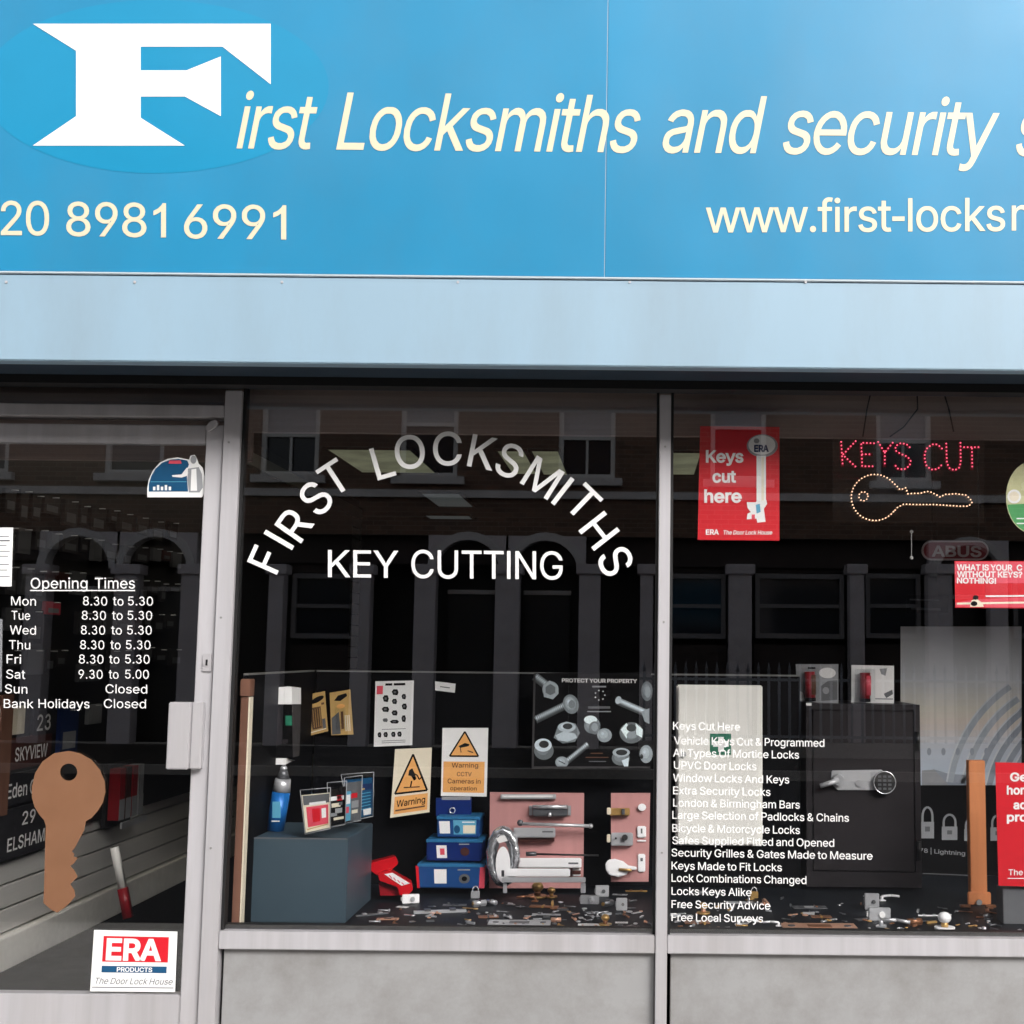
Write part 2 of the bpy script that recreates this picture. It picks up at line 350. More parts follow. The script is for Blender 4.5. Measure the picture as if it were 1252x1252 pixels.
# ------------------------------------------------------------------ lettering (outlines of a plain grotesque alphabet)
GL_SRC = r'''A480|17,0 204,509 276,509 463,0 395,0 344,142 136,142 85,0/155,199 324,199 240,432
B456|60,0 60,509 274,507 304,501 329,491 367,461 381,442 396,398 397,353 387,320 368,295 329,272 315,267 315,262 347,254 378,234 402,203 411,184 418,136 410,88 400,67 368,31 317,8 284,2 247,0/125,57 245,57 281,60 309,67 330,80 344,96 353,115 354,153 342,184 320,209 289,225 248,231 125,231/125,285 256,287 288,296 314,314 330,340 336,372 326,412 313,429 294,442 270,449 240,452 125,452
C510|267,-7 217,-2 171,13 131,39 97,73 70,115 51,166 41,223 41,285 51,343 70,393 97,436 131,470 171,495 217,510 267,516 317,511 362,496 402,471 435,438 459,397 473,348 408,348 397,380 380,407 344,437 300,453 267,456 237,453 209,445 184,432 161,414 141,391 125,364 113,332 106,295 103,254 106,213 113,177 125,145 141,117 161,94 184,76 210,63 237,56 284,54 330,65 369,90 397,128 408,160 473,160 459,112 435,71 402,38 363,13 317,-2 293,-6
D502|460,224 451,168 433,119 406,77 371,44 328,20 277,5 219,0 60,0 60,509 254,507 307,498 353,478 385,455 412,426 444,367 457,315 462,255/215,57 254,60 288,68 318,81 343,99 363,122 379,149 390,181 397,216 397,294 390,329 379,361 364,388 344,410 320,428 291,441 258,449 125,452 125,57
E419|60,0 60,509 372,509 372,452 125,452 125,286 355,286 355,229 125,229 125,57 375,57 375,0
F410|60,0 60,509 369,509 369,452 125,452 125,278 346,278 346,221 125,221 125,0
G520|269,-7 217,-2 171,14 130,39 96,73 69,116 51,166 41,223 41,285 51,343 69,393 96,436 129,470 170,495 215,510 265,516 340,504 384,483 421,453 449,416 468,373 474,349 408,349 387,393 356,427 330,443 300,453 265,456 236,453 209,445 183,432 160,414 141,392 125,364 113,332 106,295 103,254 106,213 113,177 125,145 141,117 184,76 210,63 238,56 269,53 322,61 345,71 382,102 407,147 415,202 434,199 283,199 283,256 478,256 475,160 466,124 451,91 431,62 406,38 377,19 344,5 308,-4
H517|60,0 60,509 125,509 125,289 392,289 392,509 457,509 457,0 392,0 392,232 125,232 125,0
I171|53,0 53,509 118,509 118,0
J396|185,-7 143,-2 106,11 75,33 48,70 35,118 33,173 98,173 100,117 108,93 122,74 139,61 160,53 185,50 209,53 230,61 248,74 261,93 269,117 272,145 272,509 336,509 335,118 330,92 309,50 294,33 263,11 227,-2
K467|60,0 60,509 125,509 125,260 364,509 448,509 243,298 456,0 372,0 196,250 125,180 125,0
L393|60,0 60,509 125,509 125,57 361,57 361,0
M628|60,0 60,509 152,509 314,90 476,509 568,509 568,0 506,0 506,415 342,0 286,0 122,415 122,0
N523|60,0 60,509 128,509 398,105 398,509 463,509 463,0 396,0 125,405 125,0
O533|267,-7 217,-2 171,13 131,39 97,73 70,115 51,166 41,223 41,285 51,343 70,393 97,436 131,470 171,495 217,510 267,516 317,510 363,495 403,470 437,436 464,393 482,343 492,285 492,223 482,166 464,115 437,73 403,39 363,13 317,-2 293,-6/267,53 296,55 324,63 349,76 372,94 392,116 408,144 420,176 428,213 428,295 420,332 408,365 392,392 372,415 349,433 324,446 267,456 237,453 184,433 161,415 142,392 125,364 113,332 106,295 103,254 106,213 113,176 125,144 161,94 184,76 210,63 237,55
P445|60,0 60,509 235,509 272,506 305,499 332,487 356,471 375,452 390,430 407,377 407,318 390,265 356,223 332,207 305,195 272,188 125,186 125,0/125,242 257,244 279,248 312,266 333,294 343,328 343,367 333,402 312,428 297,439 257,451 125,452
R449|125,0 60,0 60,509 236,509 305,500 333,489 376,455 401,408 409,352 401,296 390,271 376,250 333,217 313,210 428,0 353,0 247,198 125,198/125,255 258,256 298,267 325,287 340,316 345,352 340,389 325,419 298,440 258,451 125,452
S447|224,-9 188,-7 156,-1 128,9 102,23 81,40 64,60 51,83 42,109 38,137 104,137 114,102 136,76 166,59 204,50 246,50 286,60 317,79 338,106 346,139 340,168 322,189 296,205 145,253 112,269 86,289 67,313 56,341 52,372 54,400 62,425 75,448 92,468 138,498 165,508 227,516 289,508 316,498 360,468 377,449 390,427 398,403 401,378 337,378 332,402 320,421 302,437 280,449 254,456 225,459 185,454 152,440 129,418 117,391 117,359 122,345 155,315 212,293 312,264 359,238 395,198 407,161 406,112 399,87 370,43 349,25 294,0 261,-7
T449|32,452 32,509 417,509 417,452 257,452 257,0 193,0 193,452
U517|259,-8 220,-6 186,2 154,15 126,33 103,55 85,80 71,108 63,140 60,173 60,509 124,509 126,155 141,113 153,95 187,68 232,53 285,53 331,68 364,95 377,113 391,155 393,509 457,509 457,173 454,140 446,108 433,80 414,55 391,33 363,15 332,2 297,-6
V480|204,0 16,509 84,509 192,206 215,137 248,31 235,31 267,138 290,206 395,509 463,509 278,0
W686|12,509 80,509 183,95 300,509 386,509 503,95 606,509 674,509 540,0 468,0 343,440 218,0 146,0
X474|18,0 200,260 29,509 104,509 238,310 374,509 446,509 276,262 456,0 382,0 238,210 91,0
Y472|203,0 203,208 16,509 91,509 192,344 222,292 250,230 224,230 251,293 280,344 381,509 455,509 268,208 268,0
Z438|35,509 403,509 403,455 116,57 403,57 403,0 32,0 32,54 319,452 35,452
a389|160,-9 115,-3 76,15 48,45 38,63 32,84 32,128 43,161 64,184 108,206 178,220 257,231 271,240 274,246 275,272 267,297 251,315 227,327 178,330 137,316 110,292 100,274 41,291 51,313 79,346 114,368 173,383 194,384 255,375 286,360 312,336 330,301 337,251 337,0 277,0 277,52 272,52 242,16 215,1 181,-7/170,45 211,51 242,68 263,93 274,122 276,190 259,182 134,159 103,139 93,118 96,82 109,64 142,48 156,46
b424|229,-8 189,-3 159,12 138,31 118,59 112,59 112,0 53,0 53,509 114,509 114,319 118,319 137,346 171,373 207,383 259,382 287,374 313,361 354,320 370,293 388,227 388,151 381,116 370,84 355,57 336,34 313,16 288,3 260,-6/220,47 262,55 294,80 316,117 327,163 327,215 316,261 295,298 262,322 243,328 198,328 178,322 147,299 134,282 118,241 113,189 118,138 135,95 147,78 179,55 198,49
c396|207,-8 174,-5 144,3 117,16 93,35 72,58 56,85 44,116 34,187 44,260 56,291 72,318 93,341 117,360 144,374 174,382 226,384 276,371 318,346 340,322 362,277 303,262 290,289 270,311 242,325 207,330 184,328 163,321 130,296 108,258 98,212 98,163 108,117 130,80 163,55 207,46 243,52 271,66 292,89 304,117 363,102 341,56 306,21 261,-1 226,-7
d424|195,-8 165,-6 137,3 111,16 89,34 70,57 55,84 43,116 36,151 36,227 43,261 55,293 70,320 89,342 112,361 137,374 165,382 218,383 253,373 287,346 306,319 311,319 311,509 372,509 372,0 313,0 313,59 307,59 277,21 252,4 217,-7/205,47 246,55 278,78 299,115 310,162 310,216 300,263 278,299 246,322 227,328 182,328 162,322 130,298 108,261 98,215 98,163 109,117 130,80 162,55 182,49
e412|389,168 86,168 100,122 115,95 135,74 158,58 184,48 211,45 237,49 263,60 285,77 304,100 354,73 323,37 284,10 241,-5 195,-7 150,2 109,24 74,56 48,97 32,144 27,193 34,242 52,288 80,327 117,357 159,377 204,384 250,379 292,361 330,333 360,295 380,250 389,202/91,216 326,216 314,254 287,295 250,322 230,329 186,329 166,322 129,295 102,254 94,230
f254|228,379 228,327 142,327 142,0 81,0 81,327 6,327 6,379 81,379 82,452 87,470 107,499 135,519 169,529 222,527 243,521 227,468 195,474 164,468 147,449 142,419 142,379
g425|207,-151 156,-146 114,-132 82,-110 59,-84 51,-69 101,-41 131,-74 154,-88 187,-96 236,-95 261,-87 282,-75 298,-58 308,-34 311,68 306,68 287,41 266,23 236,10 195,5 165,7 138,14 90,43 55,90 43,120 36,154 36,229 43,263 55,293 71,320 112,361 138,374 166,382 218,383 253,373 279,356 308,319 313,319 313,379 372,379 370,-40 363,-67 350,-90 334,-109 291,-136 237,-149/205,59 246,66 264,75 290,103 307,142 312,193 307,242 291,283 264,312 247,322 205,330 182,328 145,312 118,282 102,241 96,193 102,144 118,104 145,76 163,66 183,61
h410|114,227 114,0 53,0 53,509 114,509 114,287 102,287 116,319 132,344 152,362 175,374 200,382 252,383 295,369 328,340 341,321 350,298 357,240 357,0 296,0 296,235 293,263 286,286 273,304 256,318 235,326 192,328 161,317 136,297 119,266 115,248
i167|114,379 114,0 53,0 53,379/47,463 41,483 47,504 63,518 84,524 105,518 121,504 126,483 121,463 105,448 84,443 63,448 54,455
k381|360,379 201,217 372,0 294,0 154,178 114,140 114,0 53,0 53,509 114,509 114,212 121,212 284,379
l167|53,0 53,509 114,509 114,0
m610|53,0 53,379 112,379 112,295 108,295 122,331 144,358 187,382 219,386 245,383 268,375 287,361 303,342 314,320 321,295 312,295 326,329 350,356 381,375 417,385 458,385 497,372 529,346 550,307 557,255 557,0 496,0 496,254 493,279 485,298 473,313 438,329 387,326 363,312 345,290 336,263 335,0 274,0 272,280 265,297 238,322 220,328 185,329 158,320 135,302 119,274 114,238 114,0
n410|114,227 114,0 53,0 53,379 112,379 112,287 102,287 116,319 132,344 152,362 175,374 200,382 252,383 295,369 328,340 341,321 350,298 357,240 357,0 296,0 296,235 293,263 286,286 273,304 256,318 235,326 192,328 161,317 136,297 119,266 115,248
o415|207,-8 174,-5 144,3 117,16 93,35 72,58 56,85 44,116 34,187 44,260 56,291 72,318 93,341 117,360 144,374 174,382 241,382 271,374 299,360 323,341 343,318 359,291 371,260 379,225 379,150 371,116 359,85 343,58 323,35 299,16 271,3 241,-5/207,46 252,55 285,80 298,97 314,139 319,187 314,236 298,278 270,310 252,321 231,328 184,328 163,321 130,296 108,258 98,212 98,163 108,117 130,80 163,55 184,49
p424|53,-143 53,379 112,379 112,319 118,319 137,346 171,373 207,383 259,382 287,374 313,361 354,320 370,293 388,227 388,151 381,116 370,84 355,57 336,34 313,16 288,3 260,-6 208,-7 173,4 147,21 118,59 114,59 114,-143/220,47 262,55 294,80 316,117 327,163 327,215 316,261 295,298 262,322 243,328 198,328 178,322 147,299 134,282 118,241 113,189 118,138 135,95 147,78 179,55 198,49
q424|372,-143 311,-143 311,59 306,59 277,21 252,4 217,-7 165,-6 137,3 111,16 89,34 70,57 55,84 43,116 36,151 36,227 43,261 55,293 70,320 89,342 112,361 137,374 165,382 218,383 253,373 287,346 307,319 313,319 313,379 372,379/205,47 246,55 278,78 299,115 310,162 310,216 300,263 278,299 246,322 227,328 182,328 162,322 130,298 108,261 98,215 98,163 109,117 130,80 162,55 182,49
r259|53,0 53,379 112,379 112,321 115,321 124,339 152,367 191,383 243,384 243,322 207,326 174,321 146,306 126,284 115,254 114,0
s365|182,-8 133,-3 93,12 62,38 41,73 36,94 94,107 101,87 124,60 160,47 206,47 244,62 258,74 268,103 262,126 243,144 212,155 118,180 92,192 72,208 58,227 50,249 47,274 55,314 65,332 95,360 137,378 187,384 234,379 271,363 299,339 318,308 324,290 268,277 254,304 243,316 210,331 166,331 147,326 131,317 111,292 110,264 124,243 152,229 261,200 287,187 306,171 320,153 328,131 331,107 323,65 298,31 260,6 210,-7
t227|204,379 204,327 126,327 127,83 136,61 156,51 202,54 213,2 168,-4 138,-1 113,7 92,21 77,41 68,64 65,93 65,327 6,327 6,379 65,379 65,471 126,471 126,379
u410|182,-5 135,2 97,23 69,59 54,109 53,379 114,379 116,117 124,94 137,75 154,61 175,53 218,51 249,62 274,83 290,113 296,153 296,379 357,379 357,0 298,0 298,92 307,92 294,60 277,35 257,17 234,5 209,-3
v389|163,0 17,379 84,379 165,155 187,87 206,21 184,21 203,87 224,155 305,379 371,379 226,0
w567|8,379 74,379 160,88 246,379 321,379 407,88 493,379 559,379 440,0 372,0 283,300 194,0 127,0
x379|21,0 152,194 29,379 100,379 190,240 282,379 352,379 228,191 358,0 287,0 190,142 91,0
y389|10,379 78,379 197,80 318,379 384,379 215,-60 200,-92 178,-118 150,-135 112,-142 80,-140 55,-133 55,-78 78,-84 104,-86 128,-78 146,-60 166,-8
z380|35,379 345,379 345,325 115,55 347,55 347,0 30,0 30,54 262,324 35,324
0453|227,-7 191,-3 158,7 130,24 105,48 85,77 61,138 51,192 49,286 55,344 69,395 85,431 106,461 130,484 159,502 191,512 227,516 262,512 295,502 323,484 348,461 368,431 392,370 402,316 404,222 398,164 384,113 368,77 348,48 323,24 295,7 263,-3/227,50 250,52 271,60 290,74 306,92 320,116 338,176 344,254 338,332 320,393 290,435 271,449 250,457 227,460 203,457 182,449 163,435 147,416 123,365 115,332 109,254 115,176 134,116 147,92 163,74 182,60 203,52
1453|276,0 212,0 212,400 160,362 100,335 100,395 165,430 215,480 235,511 276,511
2453|64,0 64,47 282,282 311,327 320,371 315,405 298,431 273,449 241,458 205,458 172,447 148,427 132,398 127,362 66,362 68,391 75,418 86,442 102,464 121,482 168,507 225,516 281,507 306,497 346,465 361,445 372,423 379,398 380,354 371,318 351,280 267,180 153,57 389,57 389,0
3453|75,404 89,440 113,470 145,494 182,508 222,512 262,506 299,489 329,464 351,433 362,397 363,359 352,323 331,290 302,265 324,270 353,243 374,211 385,175 388,137 380,100 363,66 337,37 305,14 268,-1 228,-7 187,-4 149,9 115,29 88,57 68,90 58,126 120,134 129,105 148,80 173,62 203,52 235,51 266,59 292,76 312,100 323,129 324,159 316,189 298,214 273,233 243,244 185,244 185,296 244,301 270,314 289,334 300,360 301,387 292,413 274,435 249,449 221,455 192,451 166,438 147,418 136,392
4453|40,105 40,158 247,509 311,509 109,163 282,163 282,318 343,318 343,163 413,163 413,105 343,105 343,0 282,0 282,105
5453|221,-7 165,1 140,11 99,41 83,60 63,105 60,130 122,130 130,102 148,78 173,60 204,51 241,51 276,64 304,89 322,122 328,162 321,203 314,221 290,251 257,270 218,277 167,268 139,255 128,246 67,253 96,509 366,509 366,452 151,452 136,301 162,318 194,330 229,334 274,328 313,311 345,285 370,251 386,210 391,163 381,102 369,76 352,52 309,15 282,3 253,-4
6453|226,-7 168,3 142,15 119,31 84,74 73,101 66,130 65,187 80,239 112,302 252,509 322,509 151,261 145,261 165,288 196,307 235,314 265,312 316,295 355,262 370,240 387,187 387,127 368,73 333,30 310,14 257,-4/226,48 263,55 293,73 314,101 326,137 326,178 314,213 293,241 263,259 226,265 190,259 174,252 148,229 131,197 126,179 126,138 138,102 160,73 190,55 207,50
7453|60,509 400,509 400,455 210,0 142,0 330,452 60,452
8453|226,-7 163,1 136,11 111,25 74,62 62,84 54,109 53,156 65,195 87,228 117,252 153,267 129,276 109,289 80,330 70,380 79,429 90,450 124,485 170,508 226,516 282,508 328,485 361,450 373,429 382,380 372,330 343,289 323,276 300,265 335,252 365,228 387,195 399,156 401,135 391,84 362,42 317,11 259,-5/226,49 267,54 300,69 323,91 335,121 335,157 322,189 298,213 265,230 226,235 187,230 154,213 130,189 117,157 117,121 129,91 152,69 185,54 205,50/226,290 260,294 287,308 307,330 318,359 318,392 308,420 288,442 244,459 208,459 164,442 145,420 134,392 134,359 145,330 165,308 193,294 209,291
9453|226,516 285,506 310,494 333,478 352,458 368,434 380,408 387,378 387,322 373,270 340,207 200,0 130,0 301,248 307,248 287,221 257,202 232,195 188,197 161,203 137,214 98,247 83,269 72,294 66,321 66,382 73,411 85,436 120,479 168,506 196,513/226,460 190,454 160,435 138,407 127,372 127,331 138,295 160,268 174,257 207,245 245,245 263,249 293,267 314,295 326,330 326,371 322,390 305,422 279,446 245,459
.188|95,-4 73,1 55,18 50,41 55,64 73,81 95,87 118,81 135,64 141,41 135,18 118,1 107,-3
,188|38,-119 68,71 137,71 84,-119
-250|30,165 30,225 220,225 220,165
&470|197,-7 150,-3 110,12 69,42 43,84 34,133 47,189 85,235 140,279 108,310 87,344 75,398 82,440 102,474 134,499 176,512 224,512 266,499 297,475 317,442 324,404 320,375 301,336 256,293 205,255 332,102 345,150 349,224 408,224 403,167 371,60 438,0 364,0 330,38 294,17 246,-1/169,327 145,363 138,405 151,440 178,457 219,459 245,445 260,420 261,394 237,352 195,315/165,225 121,188 103,161 97,131 102,101 130,66 175,48 232,52 270,70 292,84
?358|151,514 206,514 232,508 275,486 306,451 316,430 324,382 316,332 306,311 275,276 211,226 204,216 194,177 194,152 132,152 136,211 148,245 168,269 236,321 255,349 262,384 257,413 242,436 220,452 193,461 150,458 125,446 106,425 94,396 92,378 27,378 30,406 49,452 82,487 126,508/208,29 196,9 176,-3 152,-3 131,9 120,29 120,53 131,73 152,85 176,85 196,73 208,53 209,41
!196|128,160 67,160 63,509 132,509/54,29 54,53 58,64 75,80 98,86 121,80 138,64 143,41 138,18 121,1 98,-4 75,1 58,18
|230|141,673 141,-164 88,-164 88,673
'206|78,318 70,509 136,509 128,318
/249|235,533 71,-76 14,-76 178,533
:188|135,64 141,41 135,18 118,1 95,-4 73,1 55,18 50,41 55,64 73,81 95,87 118,81 128,73/141,316 135,294 118,277 95,271 73,277 55,294 50,316 55,339 73,356 95,362 118,356 135,339 140,328'''
def _inside(p, l):
    x, y = p; r = False
    for i in range(len(l)):
        x0, y0 = l[i]; x1, y1 = l[(i + 1) % len(l)]
        if (y0 > y) != (y1 > y) and x < (x1 - x0) * (y - y0) / (y1 - y0) + x0:
            r = not r
    return r
def _area(l):
    return 0.5 * sum(l[i][0] * l[(i + 1) % len(l)][1] - l[(i + 1) % len(l)][0] * l[i][1] for i in range(len(l)))
GL = {}
for _line in GL_SRC.split('\n'):
    _c = _line[0]; _adv, _rest = _line[1:].split('|', 1)
    if not _rest:
        continue
    GL[_c] = (int(_adv), [[tuple(map(int, q.split(','))) for q in l.split(' ')] for l in _rest.split('/')])
_TESS = {}
def glyph(c, bold=0):
    k = (c, bold)
    if k in _TESS:
        return _TESS[k]
    adv, loops = GL[c]
    outs = [l for l in loops if not any(o is not l and _inside(l[0], o) for o in loops)]
    pts, tris = [], []
    for o in outs:
        hs_ = [l for l in loops if l is not o and l not in outs and _inside(l[0], o)]
        grp = []
        for l in [o] + hs_:
            if bold:
                thin_ = []
                for q_ in l:
                    if not thin_ or math.hypot(q_[0] - thin_[-1][0], q_[1] - thin_[-1][1]) > 14: thin_.append(q_)
                l = thin_
                sg = 1 if _area(l) > 0 else -1
                if grp: sg = -sg
                q = []
                n = len(l)
                for i in range(n):
                    a, b, d = l[i - 1], l[i], l[(i + 1) % n]
                    e1 = Vector((b[0] - a[0], b[1] - a[1])).normalized(); e2 = Vector((d[0] - b[0], d[1] - b[1])).normalized()
                    n1 = Vector((e1.y, -e1.x)) * sg; n2 = Vector((e2.y, -e2.x)) * sg
                    nn = (n1 + n2)
                    nn = nn / max(0.5, nn.length_squared / 2) if nn.length > 1e-6 else n1
                    q.append((b[0] + nn.x * bold, b[1] + nn.y * bold))
                l = q
            grp.append([Vector((x, y, 0)) for x, y in l])
        base = len(pts)
        pts += [(v.x, v.y) for l in grp for v in l]
        tris += [tuple(base + i for i in t) for t in tessellate_polygon(grp)]
    _TESS[k] = (adv, pts, tris)
    return _TESS[k]

def layout(s, bold=0, track=0):
    x = 0; out = []
    for c in s:
        if c == ' ':
            x += 150 + track; continue
        adv, pts, tris = glyph(c, bold)
        out.append((c, x, pts, tris))
        x += adv + track
    return out

class Flat:
    """flat print or vinyl drawn in photograph coordinates onto a plane standing at its own depth"""
    def __init__(s, Y=0.0, M=None, lay=0.0004, off=0.0006):
        s.mb = MB(); s.M = M or (lambda u, v, d: at(u, v, Y - d)); s.n = 0; s.lay = lay; s.off = off
    def _d(s, d):
        if d is not None:
            return s.off + d * s.lay
        return s.off
    def poly(s, pts, m, d=0):
        dd = s._d(d)
        tr = tessellate_polygon([[Vector((x, y, 0)) for x, y in pts]])
        W3 = [s.M(x, y, dd) for x, y in pts]
        b = len(s.mb.v); s.mb.v += W3; mi = s.mb._mi(m)
        for t in tr:
            s.mb.f.append(tuple(b + i for i in t)); s.mb.m.append(mi); s.mb.sm.append(False)
        return s
    def rect(s, x0, y0, x1, y1, m, d=0):
        return s.poly([(x0, y0), (x1, y0), (x1, y1), (x0, y1)], m, d)
    def ell(s, cx, cy, rx, ry, m, d=0, seg=32, a0=0, a1=360, rot=0):
        P = []
        cr, sr = math.cos(R(rot)), math.sin(R(rot))
        for k in range(seg if a1 - a0 >= 360 else seg + 1):
            t = R(a0 + (a1 - a0) * k / seg)
            x, y = rx * math.cos(t), ry * math.sin(t)
            P.append((cx + x * cr - y * sr, cy + x * sr + y * cr))
        return s.poly(P, m, d)
    def line(s, pts, w, m, d=0, closed=False):
        P = list(pts) + ([pts[0]] if closed else [])
        for (x0, y0), (x1, y1) in zip(P, P[1:]):
            L = math.hypot(x1 - x0, y1 - y0) or 1
            nx, ny = -(y1 - y0) / L * w / 2, (x1 - x0) / L * w / 2
            s.poly([(x0 + nx, y0 + ny), (x1 + nx, y1 + ny), (x1 - nx, y1 - ny), (x0 - nx, y0 - ny)], m, d)
        return s
    def _put(s, pts, tris, m, d, solid):
        dd = s._d(d)
        b = len(s.mb.v)
        s.mb.v += [s.M(x, y, dd) for x, y in pts]
        mi = s.mb._mi(m)
        for t in tris:
            s.mb.f.append(tuple(b + i for i in t)); s.mb.m.append(mi); s.mb.sm.append(False)
    def text(s, t, x0, x1, y0, y1, cap, m, d=1, shear=0.0, bold=0, track=0):
        """baseline from (x0,y0) to (x1,y1); cap height in pixels"""
        L = layout(t, bold, track)
        a = min(p[0] + x for _, x, P, _ in L for p in P); e = max(p[0] + x for _, x, P, _ in L for p in P)
        k = (x1 - x0) / (e - a); kc = cap / 509.0; sl = (y1 - y0) / (x1 - x0)
        for c, x, P, T in L:
            Q = []
            for px, py in P:
                X = (px + x - a) * k + x0; H = py * kc
                Q.append((X + H * shear, y0 + (X - x0) * sl - H))
            s._put(Q, T, m, d, False)
        return s
    def glyph_at(s, c, cx, cy, ang, cap, m, d=1, wide=1.0, bold=0):
        adv, P, T = glyph(c, bold)
        xs = [p[0] for p in P]; ys = [p[1] for p in P]
        mx, my = (min(xs) + max(xs)) / 2, (min(ys) + max(ys)) / 2
        k = cap / 509.0; ca, sa = math.cos(R(ang)), math.sin(R(ang))
        Q = []
        for px, py in P:
            x, y = (px - mx) * k * wide, (py - my) * k
            Q.append((cx + x * ca - y * sa, cy - (x * sa + y * ca)))
        s._put(Q, T, m, d, False)
        return s
    def build(s, name, parent, **kw):
        return s.mb.build(name, parent, keep=True, **kw)

def letters(t, x0, x1, y0, y1, cap, m, parent, Y, shear=0.0, bold=0, track=0, off=0.0008, thick=0.0006):
    """each letter of a large word as a piece of cut vinyl / acrylic of its own"""
    L = layout(t, bold, track)
    a = min(p[0] + x for _, x, P, _ in L for p in P); e = max(p[0] + x for _, x, P, _ in L for p in P)
    k = (x1 - x0) / (e - a); kc = cap / 509.0; sl = (y1 - y0) / (x1 - x0)
    for c, x, P, T in L:
        Q = []
        for px, py in P:
            X = (px + x - a) * k + x0; H = py * kc
            Q.append((X + H * shear, y0 + (X - x0) * sl - H))
        solid_letter(c, Q, T, m, parent, Y, off, thick, bold)

def solid_letter(c, Q, T, m, parent, Y, off, thick, bold=0):
    mb = MB(); mi = mb._mi(m); n = len(Q)
    mb.v = [at(x, y, Y - off - thick) for x, y in Q] + [at(x, y, Y - off) for x, y in Q]
    for t in T:
        mb.f.append(t); mb.m.append(mi); mb.sm.append(False)
    # rims: edges used once
    cnt = {}
    for t in T:
        for i in range(3):
            e = (t[i], t[(i + 1) % 3]); cnt[tuple(sorted(e))] = cnt.get(tuple(sorted(e)), 0) + 1
    for (i, j), q in cnt.items():
        if q == 1:
            mb.f.append((i, j, n + j, n + i)); mb.m.append(mi); mb.sm.append(False)
    return mb.build('letter', parent, keep=True)

def card(name, label, cat, pts, Y, m, thick=0.002, group=None, parent=None):
    mb = MB()
    mb.prism([at(u, v, Y) for u, v in pts], [at(u, v, Y) + Vector((0, thick, 0)) for u, v in pts], m)
    return mb.build(name, parent, label=label, cat=cat, group=group)

def quad(x0, y0, x1, y1):
    return [(x0, y0), (x1, y0), (x1, y1), (x0, y1)]
# ------------------------------------------------------------------ material palette
mat('fascia_blue', (30, 126, 168), 0.45, var=0.07, scale=3.2, spec=0.3, coat=0.28, croug=0.14, stretch=(1, 1, 0.6), dirt=0.14, dirtcol=(120, 150, 170), wav=0.35)
mat('emblem_blue', (10, 130, 172), 0.45, var=0.04, scale=5, spec=0.3, coat=0.4, croug=0.14)
mat('band_blue', (140, 166, 184), 0.42, var=0.05, scale=3.0, stretch=(1, 1, 0.3), dirt=0.22)
mat('band_lip', (178, 190, 198), 0.4, var=0.03)
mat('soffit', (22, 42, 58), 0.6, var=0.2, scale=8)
mat('white_vinyl', (226, 226, 226), 0.45, var=0.02)
mat('cream_vinyl', (208, 198, 172), 0.45, var=0.03)
mat('alu', (182, 180, 184), 0.4, metal=0.15, var=0.09, scale=22, stretch=(1, 1, 0.05), dirt=0.5)
mat('alu_dull', (188, 186, 190), 0.46, metal=0.15, var=0.10, scale=16, stretch=(1, 1, 0.08), dirt=0.6)
mat('riser_grey', (148, 148, 149), 0.7, var=0.07, scale=4.5, dirt=0.7, dirtcol=(120, 112, 104), bump=0.2, wav=0.15)
mat('gasket', (12, 12, 14), 0.6)
mat('bulkhead', (140, 125, 120), 0.7, var=0.12, scale=6, stretch=(0.3, 1, 14))
mat('black_board', (9, 10, 13), 0.6, var=0.2, spec=0.08)
mat('dark_floor', (20, 24, 30), 0.5, var=0.25, scale=12, spec=0.15)
mat('trim_edge', (150, 150, 148), 0.35, metal=0.6)
mat('wood_strip', (116, 80, 64), 0.6, var=0.18, scale=25, stretch=(1, 1, 0.08))
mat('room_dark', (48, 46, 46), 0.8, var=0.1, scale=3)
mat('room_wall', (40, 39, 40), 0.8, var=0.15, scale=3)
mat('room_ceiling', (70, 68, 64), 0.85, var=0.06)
mat('carpet', (12, 14, 18), 0.95, spec=0.03, var=0.2, scale=60)
mat('slat', (204, 202, 198), 0.55, var=0.08, scale=5, stretch=(1, 0.2, 4))
mat('skirting', (236, 234, 228), 0.5, var=0.05, dirt=0.3)
mat('pale_panel', (190, 194, 160), 0.6, emit=0.12, var=0.4, scale=3)
mat('pale_panel_dim', (150, 158, 158), 0.6, emit=0.08, var=0.15)
mat('brick_wall', (118, 92, 78), 0.85)
mat('stucco', (214, 208, 212), 0.8, var=0.08, scale=3, dirt=0.3)
mat('stucco_light', (222, 220, 220), 0.75, var=0.06, scale=3, dirt=0.25)
mat('sash_white', (228, 228, 226), 0.5, var=0.04)
mat('sash_dark', (40, 44, 54), 0.08)
mat('net_curtain', (170, 174, 182), 0.7, var=0.2, scale=14)
mat('door_dark', (26, 26, 32), 0.35)
mat('house_dark', (66, 58, 56), 0.85, var=0.15, scale=8)
mat('sash_old', (138, 136, 138), 0.6, var=0.1)
mat('roof_slate', (62, 64, 70), 0.6, var=0.15, scale=20)
mat('chimney_pot', (150, 88, 62), 0.8)
mat('iron', (18, 18, 20), 0.4)
mat('railing_pale', (150, 154, 162), 0.5)
mat('asphalt', (42, 42, 44), 0.95, spec=0.1, var=0.2, scale=90, bump=0.4)
mat('pavement_grey', (182, 179, 174), 0.9, var=0.12, scale=14, dirt=0.3, bump=0.3)
mat('pavement_dark', (52, 51, 50), 0.95, spec=0.1, var=0.12, scale=14, dirt=0.3, bump=0.3)
mat('kerb_stone', (150, 147, 142), 0.85, var=0.15, scale=20)
glass_mat('pane_glass', 0.085)
glass_mat('clear_plastic', 0.05, (0.97, 0.98, 0.98), 0.05)

